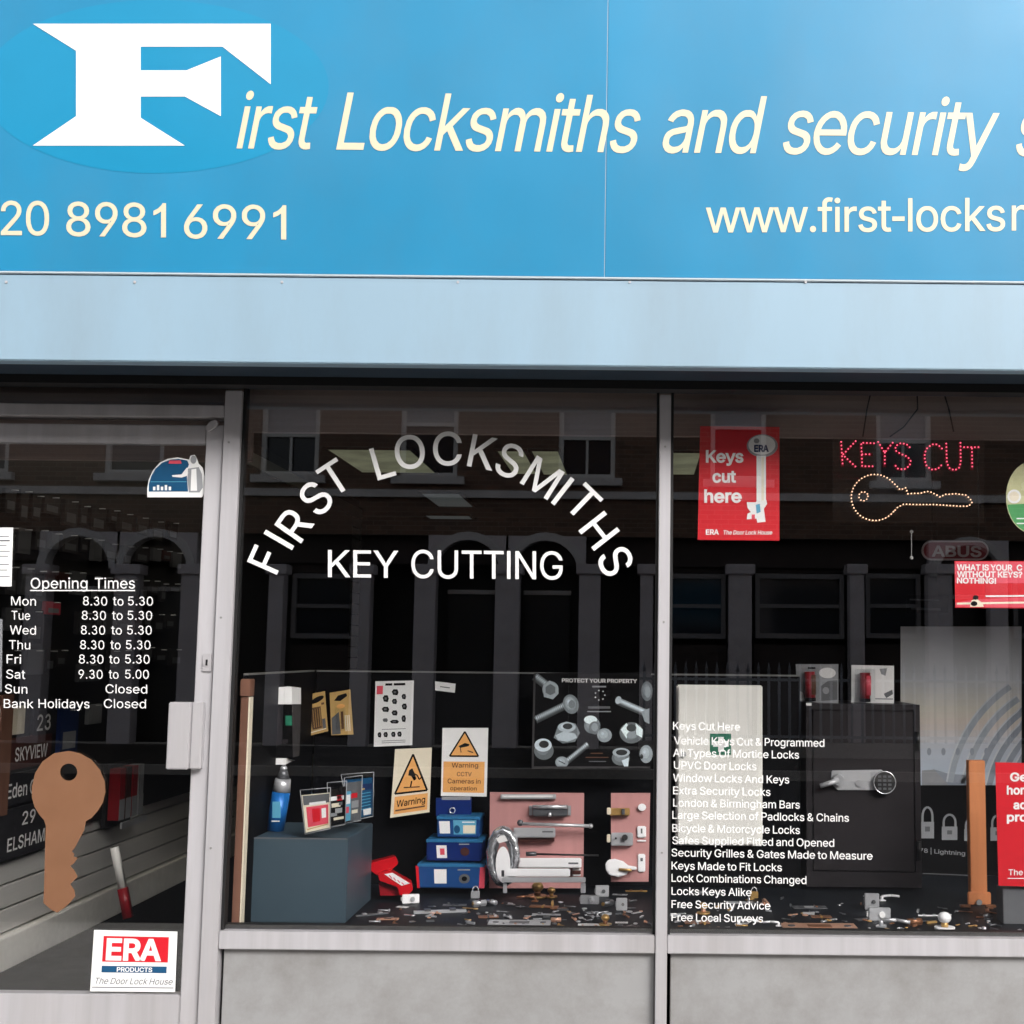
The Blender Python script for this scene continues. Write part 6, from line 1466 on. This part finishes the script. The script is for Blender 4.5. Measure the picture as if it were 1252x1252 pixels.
H1 = [
    ('rimlock', 502, 1104, 20, 15, 'small lilac white lock lying just in front of the red lock', 'white_metal', 'steel', .5),
    ('card', 492, 1109, 14, -20, 'little white card in front of the red lock', 'steel', 'steel', None),
    ('bar', 538, 1116, 62, 14, 'long steel bolt bar lying aslant below the blue boxes', 'steel', 'steel_dark', None),
    ('plate', 474, 1124, 26, 4, 'thin pale strike plate nearest the slate block', 'copper_pale', 'safe_dark', None),
    ('bar', 455, 1119, 40, 30, 'slim dark steel bar beside the foot of the slate block', 'steel_dark', 'steel', None),
    ('padlock', 581, 1098, 15, 10, 'small silver padlock at the right hand foot of the blue boxes', 'steel', 'chrome', None),
    ('cylinder', 586, 1108, 18, 30, 'steel lock cylinder in front of the small padlock', 'steel', 'brass', None),
    ('cylinder', 601, 1106, 15, -35, 'bright lock cylinder below the cable coil', 'chrome', 'brass', None),
    ('key', 575, 1111, 20, 160, 'brass key beside the steel lock cylinder', 'brass', 'brass', None),
    ('key', 614, 1115, 16, -20, 'shiny key lying under the cable coil', 'chrome', 'steel', None),
    ('plate', 556, 1107, 28, 5, 'grey strike plate at the foot of the blue boxes', 'steel_dark', 'safe_dark', None),
    ('hinge', 597, 1121, 24, 10, 'brown hinge in front of the cable coil', 'copper', 'steel_dark', None),
    ('knob', 657, 1097, 24, 0, 'large brass door knob lying under the white closer', 'brass', 'copper', None),
    ('knob', 674, 1097, 16, 0, 'smaller brass door knob under the white closer', 'brass', 'brass', None),
    ('lever', 645, 1102, 26, 175, 'brass lever handle in front of the brass knobs', 'copper', 'brass', None),
    ('hasp', 665, 1109, 34, -8, 'copper coloured hasp lying in front of the brass knobs', 'copper', 'brass', None),
    ('key', 683, 1111, 20, 12, 'copper key beside the copper hasp', 'copper', 'copper', None),
    ('plate', 635, 1130, 74, 1, 'wide pale steel plate along the window sill, widest of the strike plates', 'steel', 'steel_dark', None),
    ('cylinder', 680, 1127, 13, 5, 'pale lock cylinder at the end of the wide steel plate', 'copper_pale', 'brass', None),
    ('bar', 668, 1119, 34, -3, 'thin steel bolt in front of the copper hasp', 'steel', 'steel_dark', None),
    ('card', 720, 1131, 26, 2, 'grey white price card standing near the middle of the sill', 'steel', 'steel', None),
    ('knob', 740, 1131, 17, 0, 'round brass door knob by the sill left of the middle post', 'brass', 'copper', None),
    ('card', 760, 1128, 15, 0, 'small white card beside the round brass knob', 'steel', 'steel', None),
    ('plate', 769, 1134, 26, 2, 'silver strip plate on the sill next to the middle post', 'chrome', 'steel', None),
    ('rimlock', 721, 1105, 22, -6, 'grey steel rim lock below the narrow pink board', 'steel', 'chrome', .45),
    ('rimlock', 736, 1096, 16, 8, 'small upright steel lock against the foot of the narrow pink board', 'silver_paint', 'steel_dark', .8),
    ('cylinder', 743, 1108, 18, 50, 'dark steel cylinder beside the grey rim lock', 'steel_dark', 'brass', None),
    ('rimlock', 760, 1113, 13, 4, 'narrow silver lock standing upright near the middle post', 'silver_paint', 'chrome', 1.1),
    ('plate', 758, 1094, 18, -10, 'small steel plate under the narrow pink board', 'steel', 'safe_dark', None),
    ('bar', 779, 1083, 30, 1, 'pale copper bar right under the narrow pink board', 'copper_pale', 'copper', None),
    ('bar', 778, 1090, 26, 2, 'brass bar lying second under the narrow pink board', 'brass', 'copper', None),
    ('hinge', 725, 1116, 18, 20, 'bright steel hinge in front of the grey rim lock', 'chrome', 'steel', None),
    ('lever', 736, 1120, 20, 40, 'chrome lever handle behind the round brass knob', 'chrome', 'steel', None),
    ('key', 702, 1117, 16, -30, 'silver key between the copper hasp and the steel hinge', 'chrome', 'steel', None),
    ('key', 648, 1120, 14, 20, 'small steel key behind the wide steel plate', 'steel', 'steel', None),
    # second window
    ('bar', 875, 1082, 74, 1, 'long brass bar lying under the white cabinet', 'brass', 'copper_pale', None),
    ('plate', 862, 1092, 44, 3, 'blue grey steel plate in front of the long brass bar', 'steel_dark', 'steel', None),
    ('padlock', 922, 1098, 14, 0, 'small brass ring padlock left of the safe', 'brass', 'brass', None),
    ('hasp', 905, 1104, 34, 4, 'silver hasp left of the safe', 'steel', 'chrome', None),
    ('lever', 936, 1108, 30, -85, 'brass lever handle pointing at the glass left of the safe', 'copper_pale', 'brass', None),
    ('cylinder', 894, 1114, 18, 70, 'chrome cylinder behind the end of the services list', 'chrome', 'brass', None),
    ('knob', 860, 1117, 18, 0, 'brass door knob behind the words Free Local', 'brass', 'copper_pale', None),
    ('hinge', 852, 1128, 30, 5, 'copper hinge on the sill nearest the middle post in the second window', 'copper', 'steel', None),
    ('key', 832, 1108, 20, 90, 'steel key standing close to the middle post in the second window', 'steel', 'steel', None),
    ('plate', 836, 1120, 22, 10, 'steel plate close to the middle post in the second window', 'steel', 'safe_dark', None),
    ('lever', 913, 1131, 28, 2, 'white lever handle on the sill below the services list', 'white_metal', 'steel', None),
    ('lever', 944, 1132, 22, 172, 'short white lever handle on the sill left of the long copper strip', 'white_metal', 'steel', None),
    ('plate', 1002, 1135, 88, 1, 'very long copper strip along the sill in front of the safe', 'copper_pale', 'copper', None),
    ('hinge', 1004, 1121, 24, 0, 'small copper hinge in front of the safe', 'copper', 'brass', None),
    ('key', 1028, 1106, 14, 60, 'bright key lying just in front of the safe', 'chrome', 'steel', None),
    ('rimlock', 1075, 1125, 26, 2, 'silver rim lock with two windows standing in front of the safe', 'silver_paint', 'print_white', .55),
    ('rimlock', 1066, 1112, 17, 0, 'grey steel lock behind the silver rim lock', 'steel', 'steel_dark', 1.1),
    ('lever', 1087, 1101, 26, 12, 'white lever handle at the foot of the safe', 'white_metal', 'steel', None),
    ('lever', 1062, 1097, 16, -60, 'short white handle at the foot of the safe', 'white_metal', 'steel', None),
    ('lever', 1092, 1134, 40, -14, 'silver lever handle on the sill in front of the silver rim lock', 'steel', 'chrome', None),
    ('plate', 1060, 1124, 30, 20, 'grey plate under the silver rim lock', 'steel_dark', 'steel', None),
    ('cylinder', 1118, 1131, 20, 10, 'copper lock cylinder between two pale knobs', 'copper', 'brass', None),
    ('bar', 1136, 1120, 26, 2, 'slender white bolt lying left of the orange post', 'white_metal', 'steel', None),
    ('knob', 1155, 1136, 27, 0, 'white and gold door knob on the sill left of the orange post', 'white_metal', 'brass', None),
    ('cylinder', 1208, 1122, 12, 20, 'small chrome cylinder in front of the orange post', 'chrome', 'steel', None),
    ('knob', 1203, 1141, 11, 0, 'tiny chrome knob on the sill in front of the orange post', 'chrome', 'steel', None),
    ('bar', 1232, 1142, 42, 1, 'thin white bolt on the sill below the tall red poster', 'white_metal', 'steel', None),
    ('padlock', 1238, 1105, 24, -10, 'grey padlock beneath the tall red poster', 'steel', 'chrome', None),
    ('key', 1180, 1115, 18, -20, 'copper key at the foot of the orange post', 'copper', 'copper', None),
    ('plate', 990, 1110, 40, 3, 'dark steel plate just in front of the safe', 'steel_dark', 'steel', None),
]
for kd, u, v, w_, ro, lb, m1, m2, h in H1:
    hw(kd, u, v, w_, ro, lb, m1, m2, h=h)

# loose bits nobody could count: screws, tiny keys, washers between the larger pieces
sr = random.Random(11)
mb = MB()
for i in range(260):
    left = sr.random() < 0.52
    u = sr.uniform(455, 795) if left else sr.uniform(824, 1250)
    v = 1142 - abs(sr.gauss(0, 1)) * 20
    if v < 1092: continue
    p = atz(u, v, zFL + 0.0015)
    if p.y < 0.07: p.y = 0.07 + sr.random() * 0.03
    m_ = sr.choice(['steel', 'chrome', 'brass', 'steel_dark', 'steel', 'copper', 'steel_dark', 'steel_dark', 'copper_pale'])
    L_ = sr.uniform(.006, .022); M_ = Matrix.Translation(p) @ Matrix.Rotation(sr.uniform(0, 6.28), 4, 'Z')
    k = sr.random()
    if k < .22: mb.box((-L_, -L_ * .22, 0), (L_, L_ * .22, sr.uniform(.002, .008)), m_, M_)
    elif k < .45:
        mb.cyl(M_ @ Vector((-L_, 0, .003)), M_ @ Vector((L_, 0, .003)), .003, m_, 6); mb.cyl(M_ @ Vector((L_, 0, .004)), M_ @ Vector((L_ + .003, 0, .004)), .005, m_, 8)
    elif k < .6: mb.torus(M_ @ Vector((0, 0, .002)), (0, 0, 1), L_ * .5, .0018, m_, 10, 5)
    else:
        mb.cyl(M_ @ Vector((-L_ * .7, 0, 0)), M_ @ Vector((-L_ * .7, 0, .003)), L_ * .45, m_, 10); mb.box((-L_ * .3, -L_ * .12, 0), (L_, L_ * .12, .003), m_, M_)
mb.build('loose_hardware', label='scatter of tiny screws, washers and keys over the display floor', cat='loose hardware', kind='stuff')

# ================================================================== second display window
IG = 0.0056   # inner face of the pane
# red KEYS poster hung just behind the glass
C = [(856, 521), (953, 522), (953, 661), (853, 660)]
KY = 0.03
s = card('keys_poster', 'red poster reading Keys cut here with a tall white key', 'poster', C, KY, 'print_red', 0.002)
f = Flat(KY)
f.text('Keys', 863, 909, 565, 565, 14, 'print_white', 1, bold=26); f.text('cut', 871, 900, 589.5, 589.5, 14, 'print_white', 1, bold=26); f.text('here', 861, 907, 614, 614, 15, 'print_white', 1, bold=26)
f.text('ERA', 863, 879, 653.5, 653.5, 6, 'print_white', 1, bold=26); f.text('The Door Lock House', 884, 944, 653.5, 653.5, 5, 'print_white', 1, bold=14, shear=.15)
f.build('lettering', s)
f = Flat(KY)
f.ell(932, 545, 19, 14, 'print_grey', 0); f.ell(931.5, 544, 16.5, 12, 'print_white', 1); f.ell(925, 539, 3.5, 3, 'print_grey', 2)
f.rect(925, 557, 936.5, 617, 'print_white', 1); f.rect(931, 559, 934, 612, 'print_cream', 2)
f.poly([(913, 614), (924, 614), (926, 611), (937, 611), (938, 616), (934, 622), (936, 638), (926, 639), (925, 634), (913, 635), (914, 628), (918, 626), (914, 621)], 'print_white', 2)
f.poly([(924, 617), (929, 616), (930, 626), (925, 628)], 'print_lightblue', 3); f.rect(919, 629, 923, 635, 'print_pink', 3)
f.build('print', s)
f = Flat(KY); f.text('ERA', 922, 940, 552, 552, 7.5, 'print_navy', 3, bold=40); f.build('lettering', s)

# LED sign: letters and key outline on a clear sheet hung by cables
LY = 0.14
ls = thing('led_sign', at(1112, 640, LY), 'red dotted KEYS CUT light sign over a glowing key outline', 'light sign')
def sc(P, o=(1000, 460), k=0.2013): return [(o[0] + x * k, o[1] + y * k) for x, y in P]
ST = [[(140, 400), (150, 550)], [(228, 395), (150, 478), (228, 550)], [(340, 408), (262, 405), (268, 548), (338, 548)], [(268, 475), (332, 475)], [(365, 400), (405, 465), (455, 402)], [(405, 465), (405, 552)],
      [(556, 432), (535, 412), (500, 408), (470, 425), (470, 452), (500, 472), (540, 488), (562, 512), (556, 545), (520, 568), (485, 562), (462, 535)],
      [(752, 440), (725, 415), (690, 415), (655, 445), (645, 490), (655, 540), (685, 568), (725, 565), (752, 538)],
      [(778, 410), (782, 530), (800, 562), (830, 572), (858, 555), (866, 520), (864, 400)], [(886, 432), (985, 432)], [(934, 440), (936, 570)]]
def beads(paths, r, m, name, step):
    mb = MB()
    for P in paths:
        P = sc(P); acc = 0.0
        for (x0, y0), (x1, y1) in zip(P, P[1:]):
            L = math.hypot(x1 - x0, y1 - y0); t = acc
            while t < L:
                q = at(x0 + (x1 - x0) * t / L, y0 + (y1 - y0) * t / L, LY)
                mb.ball(q + Vector((0, -0.004, 0)), r, m, 7, 4); t += step
            acc = t - L
    o = mb.build(name, ls); o['kind'] = 'stuff'; return o
beads(ST, 0.0027, 'led_red', 'led_dots', 4.4)
kp = []
cx, cy, rr_ = 345, 737, 143
for a_ in range(38, 325, 7):
    kp.append((cx + rr_ * math.cos(R(a_)), cy + rr_ * .98 * math.sin(R(a_))))
key_out = [kp + [(478, 668), (497, 690), (520, 684), (532, 678), (545, 715), (580, 712), (620, 712), (660, 700), (690, 706), (715, 720), (742, 735), (770, 718), (800, 718), (830, 714), (862, 718), (895, 722), (920, 742), (935, 765), (915, 790), (860, 790), (780, 785), (700, 780), (600, 780), (520, 778), (485, 795), (460, 822)]]
beads(key_out, 0.0025, 'led_gold', 'led_dots', 4.1)
beads([[(275 + 28 * math.cos(R(a_)), 730 + 28 * math.sin(R(a_))) for a_ in range(0, 361, 30)]], 0.0023, 'led_gold', 'led_dots', 4.0)
# dim glowing strokes put in for the halo around the dots
f = Flat(LY + 0.004, off=0)
for P in ST: f.line(sc(P), 4.2, 'led_halo', 0)
f.build('letter_halo', ls)
bx = [(1018, 536), (1203, 536), (1203, 640), (1018, 640)]
MB().prism([at(u, v, LY + 0.006) for u, v in bx], [at(u, v, LY + 0.010) for u, v in bx], 'clear_plastic').build('clear_sheet', ls)
for pts in ([(1066, 474), (1060, 500), (1055, 534)], [(1121, 474), (1122, 500), (1105, 522), (1088, 534)], [(1152, 474), (1160, 500), (1166, 528)]):
    MB().tube([at(u, v, LY + 0.01) for u, v in pts], 0.0022, 'cable_black', 6).build('cable', ls)
o = MB().tube([at(u, v, 0.35) for u, v in ((1208, 474), (1222, 486), (1240, 500))], 0.006, 'cable_black', 6).build('arm', label='dark bracket arm at the top of the window above the round sticker', cat='bracket')
# short white pull
p0, p1 = at(1114.5, 650, 0.3), at(1114.5, 682, 0.3)
o = thing('pull_cord', p1, 'short white pull cord with a knob at each end under the light sign', 'pull cord')
MB().cyl(p0, p1, 0.0014, 'cord_white', 6).build('cord', o); MB().ball(p0, 0.006, 'cord_white').build('knob', o); MB().ball(p1, 0.006, 'cord_white').build('knob', o)

# oval dim sign
AY = 0.9
def oval(x0, y0, x1, y1, n=10):
    r = (y1 - y0) / 2; P = []
    for k in range(n + 1): t = R(-90 + 180 * k / n); P.append((x1 - r + r * math.cos(t), (y0 + y1) / 2 + r * math.sin(t)))
    for k in range(n + 1): t = R(90 + 180 * k / n); P.append((x0 + r + r * math.cos(t), (y0 + y1) / 2 + r * math.sin(t)))
    return P
mat('maroon', (120, 32, 44), 0.5); mat('dull_silver', (190, 180, 182), 0.4, metal=.3)
s = card('oval_sign', 'dim maroon oval sign reading ABUS behind the red slogan poster', 'sign', oval(1127, 661, 1209, 685), AY, 'dull_silver', 0.01)
f = Flat(AY); f.poly(oval(1129, 663, 1207, 683), 'maroon', 0); f.build('print', s)
f = Flat(AY); f.text('ABUS', 1139, 1200, 680, 680.5, 12.5, 'dull_silver', 1, bold=24); f.build('lettering', s)
# cables for it
MB().cyl(at(1140, 661, AY + .004), at(1140, 480, AY + .004), 0.002, 'cable_black', 6).build('cable', s); MB().cyl(at(1196, 661, AY + .004), at(1196, 480, AY + .004), 0.002, 'cable_black', 6).build('cable', s)

# red slogan poster
SY = 0.02
s = card('slogan_poster', 'red landscape poster asking WHAT IS YOUR above the pale grey poster', 'poster', [(1167, 686), (1300, 686), (1300, 744), (1168, 743)], SY, 'print_red', 0.002)
f = Flat(SY)
f.rect(1168, 687, 1300, 713, 'print_pink', 0)
f.poly([(1168, 737), (1192, 733), (1260, 730), (1300, 729), (1300, 743), (1169, 742)], 'print_pink', 0)
f.line([(1205, 729), (1300, 728)], 2, 'print_white', 1); f.line([(1170, 738), (1300, 736)], 2.4, 'print_cream', 1)
f.ell(1193, 730.5, 3.4, 2.8, 'print_black', 3); f.poly([(1186, 742), (1188, 734), (1194, 732), (1201, 737), (1203, 742)], 'print_cream', 2); f.ell(1191, 738, 4, 3, 'print_black', 3)
f.build('print', s)
f = Flat(SY)
f.text('WHAT IS YOUR', 1170, 1238, 697, 697.5, 6.8, 'print_white', 2, bold=26); f.text('C', 1243, 1250, 697.5, 697.5, 6.8, 'print_white', 2, bold=26)
f.text('WITHOUT KEYS?', 1170, 1250, 705.5, 706, 6.8, 'print_white', 2, bold=26); f.text('NOTHING!', 1170, 1218, 713, 713.5, 6.5, 'print_white', 2, bold=26)
f.build('lettering', s)

# round sticker at the edge
mat('sticker_cream', (196, 196, 150), 0.5); mat('sticker_green', (60, 150, 84), 0.5)
cp = [(1262 + 32 * math.cos(2 * math.pi * k / 40), 608 + 44 * math.sin(2 * math.pi * k / 40)) for k in range(40)]
s = card('round_sticker', 'round cream and green sticker with a small white disc on the window glass', 'sticker', cp, IG + 0.002, 'sticker_cream', 0.001)
f = Flat(IG + 0.002, lay=0.0003, off=0.0003)
lower = [(1262 + 31 * math.cos(R(a_)), 608 + 43 * math.sin(R(a_))) for a_ in range(8, 173, 8)]
f.poly(lower, 'sticker_green', 0); f.ell(1240, 607, 8.5, 8.5, 'print_white', 2); f.ell(1240, 607, 6, 6, 'print_cream', 3)
for y in (634, 640): f.line([(1243, y), (1275, y)], 1.5, 'print_white', 1)
f.build('print', s)

# white wall cabinet with a green label
CYf, CYb = 0.84, 0.949
x0, x1 = at(827, 930, CYf).x, at(933, 930, CYf).x; z1, z0 = at(880, 838, CYf).z, at(880, 1035, CYf).z
cb = MB().box((x0, CYf + 0.02, z0), (x1, CYb, z1), 'cabinet_white').build('key_cabinet', label='white metal cabinet with a green label hanging behind the services list', cat='cabinet', bevel=0.004)
d_ = MB().box((x0 + .006, CYf, z0 + .008), (x1 - .018, CYf + 0.019, z1 - .008), 'cabinet_white').build('door', cb, bevel=0.003)
q = at(836, 922, CYf); k_ = MB().cyl(q, q + Vector((0, -0.012, 0)), 0.009, 'steel', 14).build('lock', d_)
f = Flat(CYf)
f.rect(868, 897, 894, 923, 'print_green', 0); f.rect(878, 901, 885, 919, 'print_white', 1); f.rect(872, 906, 891, 913, 'print_white', 1)
f.build('label_print', cb)

# safe
SYf = atz(1055, 1088, zFL + .002).y
x0, x1 = at(986, 980, SYf).x, at(1126, 980, SYf).x; z1 = at(1055, 861, SYf).z; z0 = zFL + 0.012
sf = thing('safe', ((x0 + x1) / 2, SYf + .2, zFL), 'large dark grey safe with a silver handle plate and round keypad', 'safe')
sb_ = MB().box((x0, SYf + 0.012, z0), (x1, SYf + 0.42, z1), 'safe_paint').build('body', sf, bevel=0.004)
t_ = 0.022
fr = MB().box((x0, SYf, z0), (x0 + t_, SYf + .0115, z1), 'safe_paint').box((x1 - t_, SYf, z0), (x1, SYf + .0115, z1), 'safe_paint').box((x0 + t_, SYf, z1 - t_), (x1 - t_, SYf + .0115, z1), 'safe_paint').box((x0 + t_, SYf, z0), (x1 - t_, SYf + .0115, z0 + .055), 'safe_paint')
fr.build('door_frame', sf)
sdr = MB().box((x0 + t_ + .004, SYf + .001, z0 + .059), (x1 - t_ - .004, SYf + .0115, z1 - t_ - .004), 'safe_paint').build('door', sf, bevel=0.002)
for za_ in (0.2, 0.8):
    zq = z0 + (z1 - z0) * za_; MB().cyl((x1 - t_ / 2, SYf - .008, zq - .035), (x1 - t_ / 2, SYf - .008, zq + .035), 0.008, 'safe_dark', 12).build('hinge', sf)
pl_ = [(1017 + 0, 942), (1078, 941), (1084, 948), (1084, 960), (1078, 966), (1024, 966), (1018, 960), (1016, 950)]
hp = MB().prism([at(u, v, SYf - .010) for u, v in pl_], [at(u, v, SYf + .0005) for u, v in pl_], 'silver_paint').build('lock_plate', sdr, bevel=0.002)
q = at(1024, 953, SYf); MB().cyl(q + Vector((0, -.010, 0)), q + Vector((0, -.035, 0)), 0.024, 'steel', 20, 0.020).build('handle_hub', hp)
MB().cyl(q + Vector((0, -.03, 0)), at(1003, 961, SYf - .035), 0.011, 'silver_paint', 12, 0.009).build('handle', hp)
q = at(1050, 957, SYf); MB().cyl(q + Vector((0, -.010, 0)), q + Vector((0, -.014, 0)), 0.014, 'steel', 18).build('key_cover', hp)
q = at(1080, 956, SYf); kpd = MB().cyl(q + Vector((0, -.010, 0)), q + Vector((0, -.028, 0)), 0.042, 'safe_dark', 32).build('keypad', hp)
MB().torus(q + Vector((0, -.028, 0)), (0, 1, 0), 0.041, 0.0025, 'chrome', 40, 6).build('keypad_ring', hp)
for i in range(4):
    for j in range(3):
        w_ = q + Vector(((j - 1) * .019, -.0285, (1.5 - i) * .015)); MB().box(w_ + Vector((-.006, -.002, -.004)), w_ + Vector((.006, 0, .004)), 'print_mid').build('key_button', kpd)

# battery-like boxes on the safe
def ctn(C, Y, label, second):
    o = thing('carded_torch', at(*C[3], Y), label, 'blister pack')
    MB().prism([at(*p_, Y) for p_ in C], [at(*p_, Y) + Vector((0, .003, 0)) for p_ in C], 'print_grey' if not second else 'print_white').build('card', o)
    f = wflat(Y, C, 100, 88)
    if not second:
        f.ell(74, 20, 20, 12, 'print_white', 0); f.poly([(58, 50), (75, 38), (98, 36), (98, 80), (58, 84)], 'print_mid', 0); f.ell(70, 60, 8, 8, 'print_grey', 1); f.rect(28, 7, 46, 11, 'print_black', 1)
        f.poly([(2, 60), (14, 66), (18, 84), (2, 86)], 'print_white', 0)
    else:
        f.poly([(66, 8), (84, 6), (80, 24), (70, 20)], 'print_grey', 0); f.poly([(76, 66), (96, 56), (98, 66), (82, 76)], 'print_mid', 0); f.line([(56, 78), (98, 78)], 3, 'print_grey', 0)
    f.build('print', o)
    g = warp(0, 0, 1, 1, C)
    a, b_ = g(.32, .88), g(.32, .2)
    MB().cyl(at(*a, Y - .022), at(*b_, Y - .022), .020, 'print_red_dark' , 18).build('torch_body', o)
    a2_, b2_ = g(.38, .80), g(.38, .28); MB().cyl(at(*a2_, Y - .030), at(*b2_, Y - .030), .0135, 'print_pink' if second else 'print_brown', 14).build('torch_label', o)
    a3_, b3_ = g(.32, .97), g(.32, .885); MB().cyl(at(*a3_, Y - .022), at(*b3_, Y - .022), .021, 'print_black', 18).build('torch_cap', o)
    ps = [g(.08, .1), g(.56, .1), g(.56, .95), g(.08, .95)]
    MB().prism([at(*p_, Y - .045) for p_ in ps], [at(*p_, Y - .0008) for p_ in ps], 'clear_plastic').build('bubble', o)
    return o
ctn([(973, 812), (1025, 812), (1025, 860), (975, 858)], SYf + .10, 'carded pack with a dark red cylinder and grey picture, on the safe nearer the cabinet', False)
ctn([(1041, 813), (1093, 814), (1093, 860), (1041, 859)], SYf + .10, 'carded pack with a pink cylinder and white card, on the safe nearer the pale poster', True)
q = at(989, 862, SYf); MB().box(q + Vector((-.010, -.002, -.002)), q + Vector((.010, 0.001, .008)), 'print_white').build('price_tag', label='tiny white tag on the top edge of the safe', cat='price tag')

# pale grey poster with padlocks
GYp = 1.28
C = [(1101, 766), (1248, 766), (1250, 1076), (1101, 1075)]
s = card('padlock_poster', 'tall pale grey poster with curved bars above a black band of padlocks', 'poster', C, GYp, 'print_black', 0.004)
f = Flat(GYp, lay=0.0003)
def mix(a, b_, t): return tuple(a[i] * (1 - t) + b_[i] * t for i in range(3))
stops = [(766, (226, 229, 234)), (830, (216, 219, 224)), (868, (218, 213, 200)), (885, (218, 206, 196)), (915, (198, 205, 216)), (962, (188, 202, 218))]  # printed gradient, its top lightened to make up for the overhang's shade
n = 26
for i in range(n):
    y0 = 766 + 194 * i / n; y1 = 766 + 194 * (i + 1) / n; ym = (y0 + y1) / 2
    for (ya, ca_), (yb, cb_) in zip(stops, stops[1:]):
        if ya <= ym <= yb + .1: c_ = mix(ca_, cb_, (ym - ya) / (yb - ya)); break
    mat('poster%d' % i, c_, 0.5, spec=0.2, var=0.05, scale=12); f.rect(1101, y0, 1249, y1, 'poster%d' % i, 0)
mat('poster_bar', (168, 176, 186), 0.5, var=.1, scale=20); mat('poster_bar_dark', (146, 154, 166), 0.5, var=.12, scale=20); mat('poster_bar_pale', (206, 211, 216), 0.5, var=.08)
def arcband(r0, r1, a0, a1, m, d):
    P = [(1330 + r0 * math.cos(R(a)), 980 + r0 * math.sin(R(a))) for a in range(a0, a1 + 1, 4)] + [(1330 + r1 * math.cos(R(a)), 980 + r1 * math.sin(R(a))) for a in range(a1, a0 - 1, -4)]
    P = [(min(1249, max(1101, x)), min(960, y)) for x, y in P]
    f.poly(P, m, d)
for k, r_ in enumerate((92, 104, 118, 132, 148, 166)):
    arcband(r_, r_ + 7, 188, 236 - k * 0, 'poster_bar_dark' if k < 4 else 'poster_bar', 1); arcband(r_ + 7, r_ + 9, 188, 236, 'poster_bar_pale', 1)
for k in range(5): f.ell(1136 + k * 17.5, 919, 2.6, 4.6, 'poster_bar_dark', 2)
f.poly([(1127, 942), (1142, 941), (1160, 960), (1127, 960)], 'print_grey', 2); f.poly([(1140, 940), (1160, 946), (1186, 948), (1200, 960), (1156, 960)], 'poster_bar_dark', 1)
f.build('print', s)
f = Flat(GYp, lay=0.0003)
for cx_, ty, by, w_ in ((1134, 987, 1025, 16), (1161, 996, 1027, 19), (1187, 1001, 1028, 16), (1220, 997, 1028, 18)):
    h_ = (by - ty)
    f.rect(cx_ - w_ / 2, ty + h_ * .47, cx_ + w_ / 2, by, 'print_grey', 1)
    pts = [(cx_ + w_ * .38 * math.cos(R(a)), ty + h_ * .3 + h_ * .3 * math.sin(R(a)) * 1.0) for a in range(180, 361, 15)]
    f.line([(pts[0][0], ty + h_ * .5)] + pts + [(pts[-1][0], ty + h_ * .5)], 2.6, 'print_grey', 1); f.rect(cx_ - 3, ty + h_ * .62, cx_ + 3, ty + h_ * .78, 'print_mid', 2)
f.build('print', s)
f = Flat(GYp, lay=0.0003); f.text("78 | Lightning", 1124, 1180, 1042, 1046, 5, 'print_grey', 1, bold=10); f.line([(1128, 1068), (1240, 1072)], 1, 'print_mid', 1); f.build('lettering', s)
# small dark shop sign behind
s = card('strip_sign', 'narrow dark strip sign with grey writing above the pale poster', 'sign', [(1108, 728), (1160, 728), (1160, 750), (1108, 750)], 1.5, 'print_black', 0.004)
f = Flat(1.5); f.line([(1112, 733), (1148, 734)], 2, 'print_mid', 0); f.line([(1114, 744), (1150, 745)], 3, 'print_mid', 0); f.build('print', s)

# orange post
OY = atz(1196, 1106, zFL).y
x0, x1 = at(1185.5, 1000, OY).x, at(1205.5, 1000, OY).x; zt = at(1195, 930, OY).z
op_ = MB().box((x0, OY, zFL + .001), (x1, OY + .04, zt), 'tan_wood').build('security_post', label='upright orange wooden post standing on the display floor beside the red poster', cat='post', bevel=0.002)
MB().box((x0 - .014, OY - .012, zFL + .001), (x1 + .010, OY - .0005, zFL + .045), 'tan_wood').build('foot', op_, bevel=0.003)
q = at(1197, 1103, OY - .014); MB().cyl(q, q + Vector((0, -.006, 0)), .010, 'chrome', 14).build('bolt', op_)
for uu in (1180, 1211): q = atz(uu, 1109, zFL + .002); MB().box(q + Vector((-.018, -.01, 0)), q + Vector((.018, .01, .008)), 'copper').build('base_plate', op_, bevel=.001)

# tall red poster
RY = 0.30
C = [(1217, 932), (1292, 934), (1293, 1085), (1221, 1083)]
s = card('advice_poster', 'tall red poster with white advice text at the edge of the window', 'poster', C, RY, 'print_red', 0.003)
f = Flat(RY)
for t, a, b_, y in (('Get', 1235, 1262, 955), ('home', 1231, 1268, 971), ('adv', 1239, 1264, 989), ('prot', 1231, 1262, 1004)):
    f.text(t, a, b_, y, y, 10, 'print_white', 1, bold=26)
f.text('The Do', 1233, 1266, 1070, 1070, 7, 'print_white', 1, bold=10); f.line([(1232, 1074), (1270, 1074)], 1, 'print_white', 1)
f.build('lettering', s)
# stand that holds it
MB().box((at(1226, 1085, RY + .02).x, RY + .02, zFL), (at(1286, 1085, RY + .02).x, RY + .10, at(1250, 1088, RY).z), 'print_mid').build('poster_stand', label='grey stand holding the tall red poster', cat='stand', bevel=.002)

# counter deep in the dark shop
cn = thing('shop_counter', (0.4, 6.2, zIN), 'dark counter deep inside the unlit shop', 'counter')
MB().box((-1.0, 6.0, zIN), (2.2, 6.6, 1.1), 'room_dark').build('base', cn, bevel=.01); MB().box((-1.05, 5.95, 1.101), (2.25, 6.65, 1.14), 'bulkhead').build('top', cn, bevel=.005)
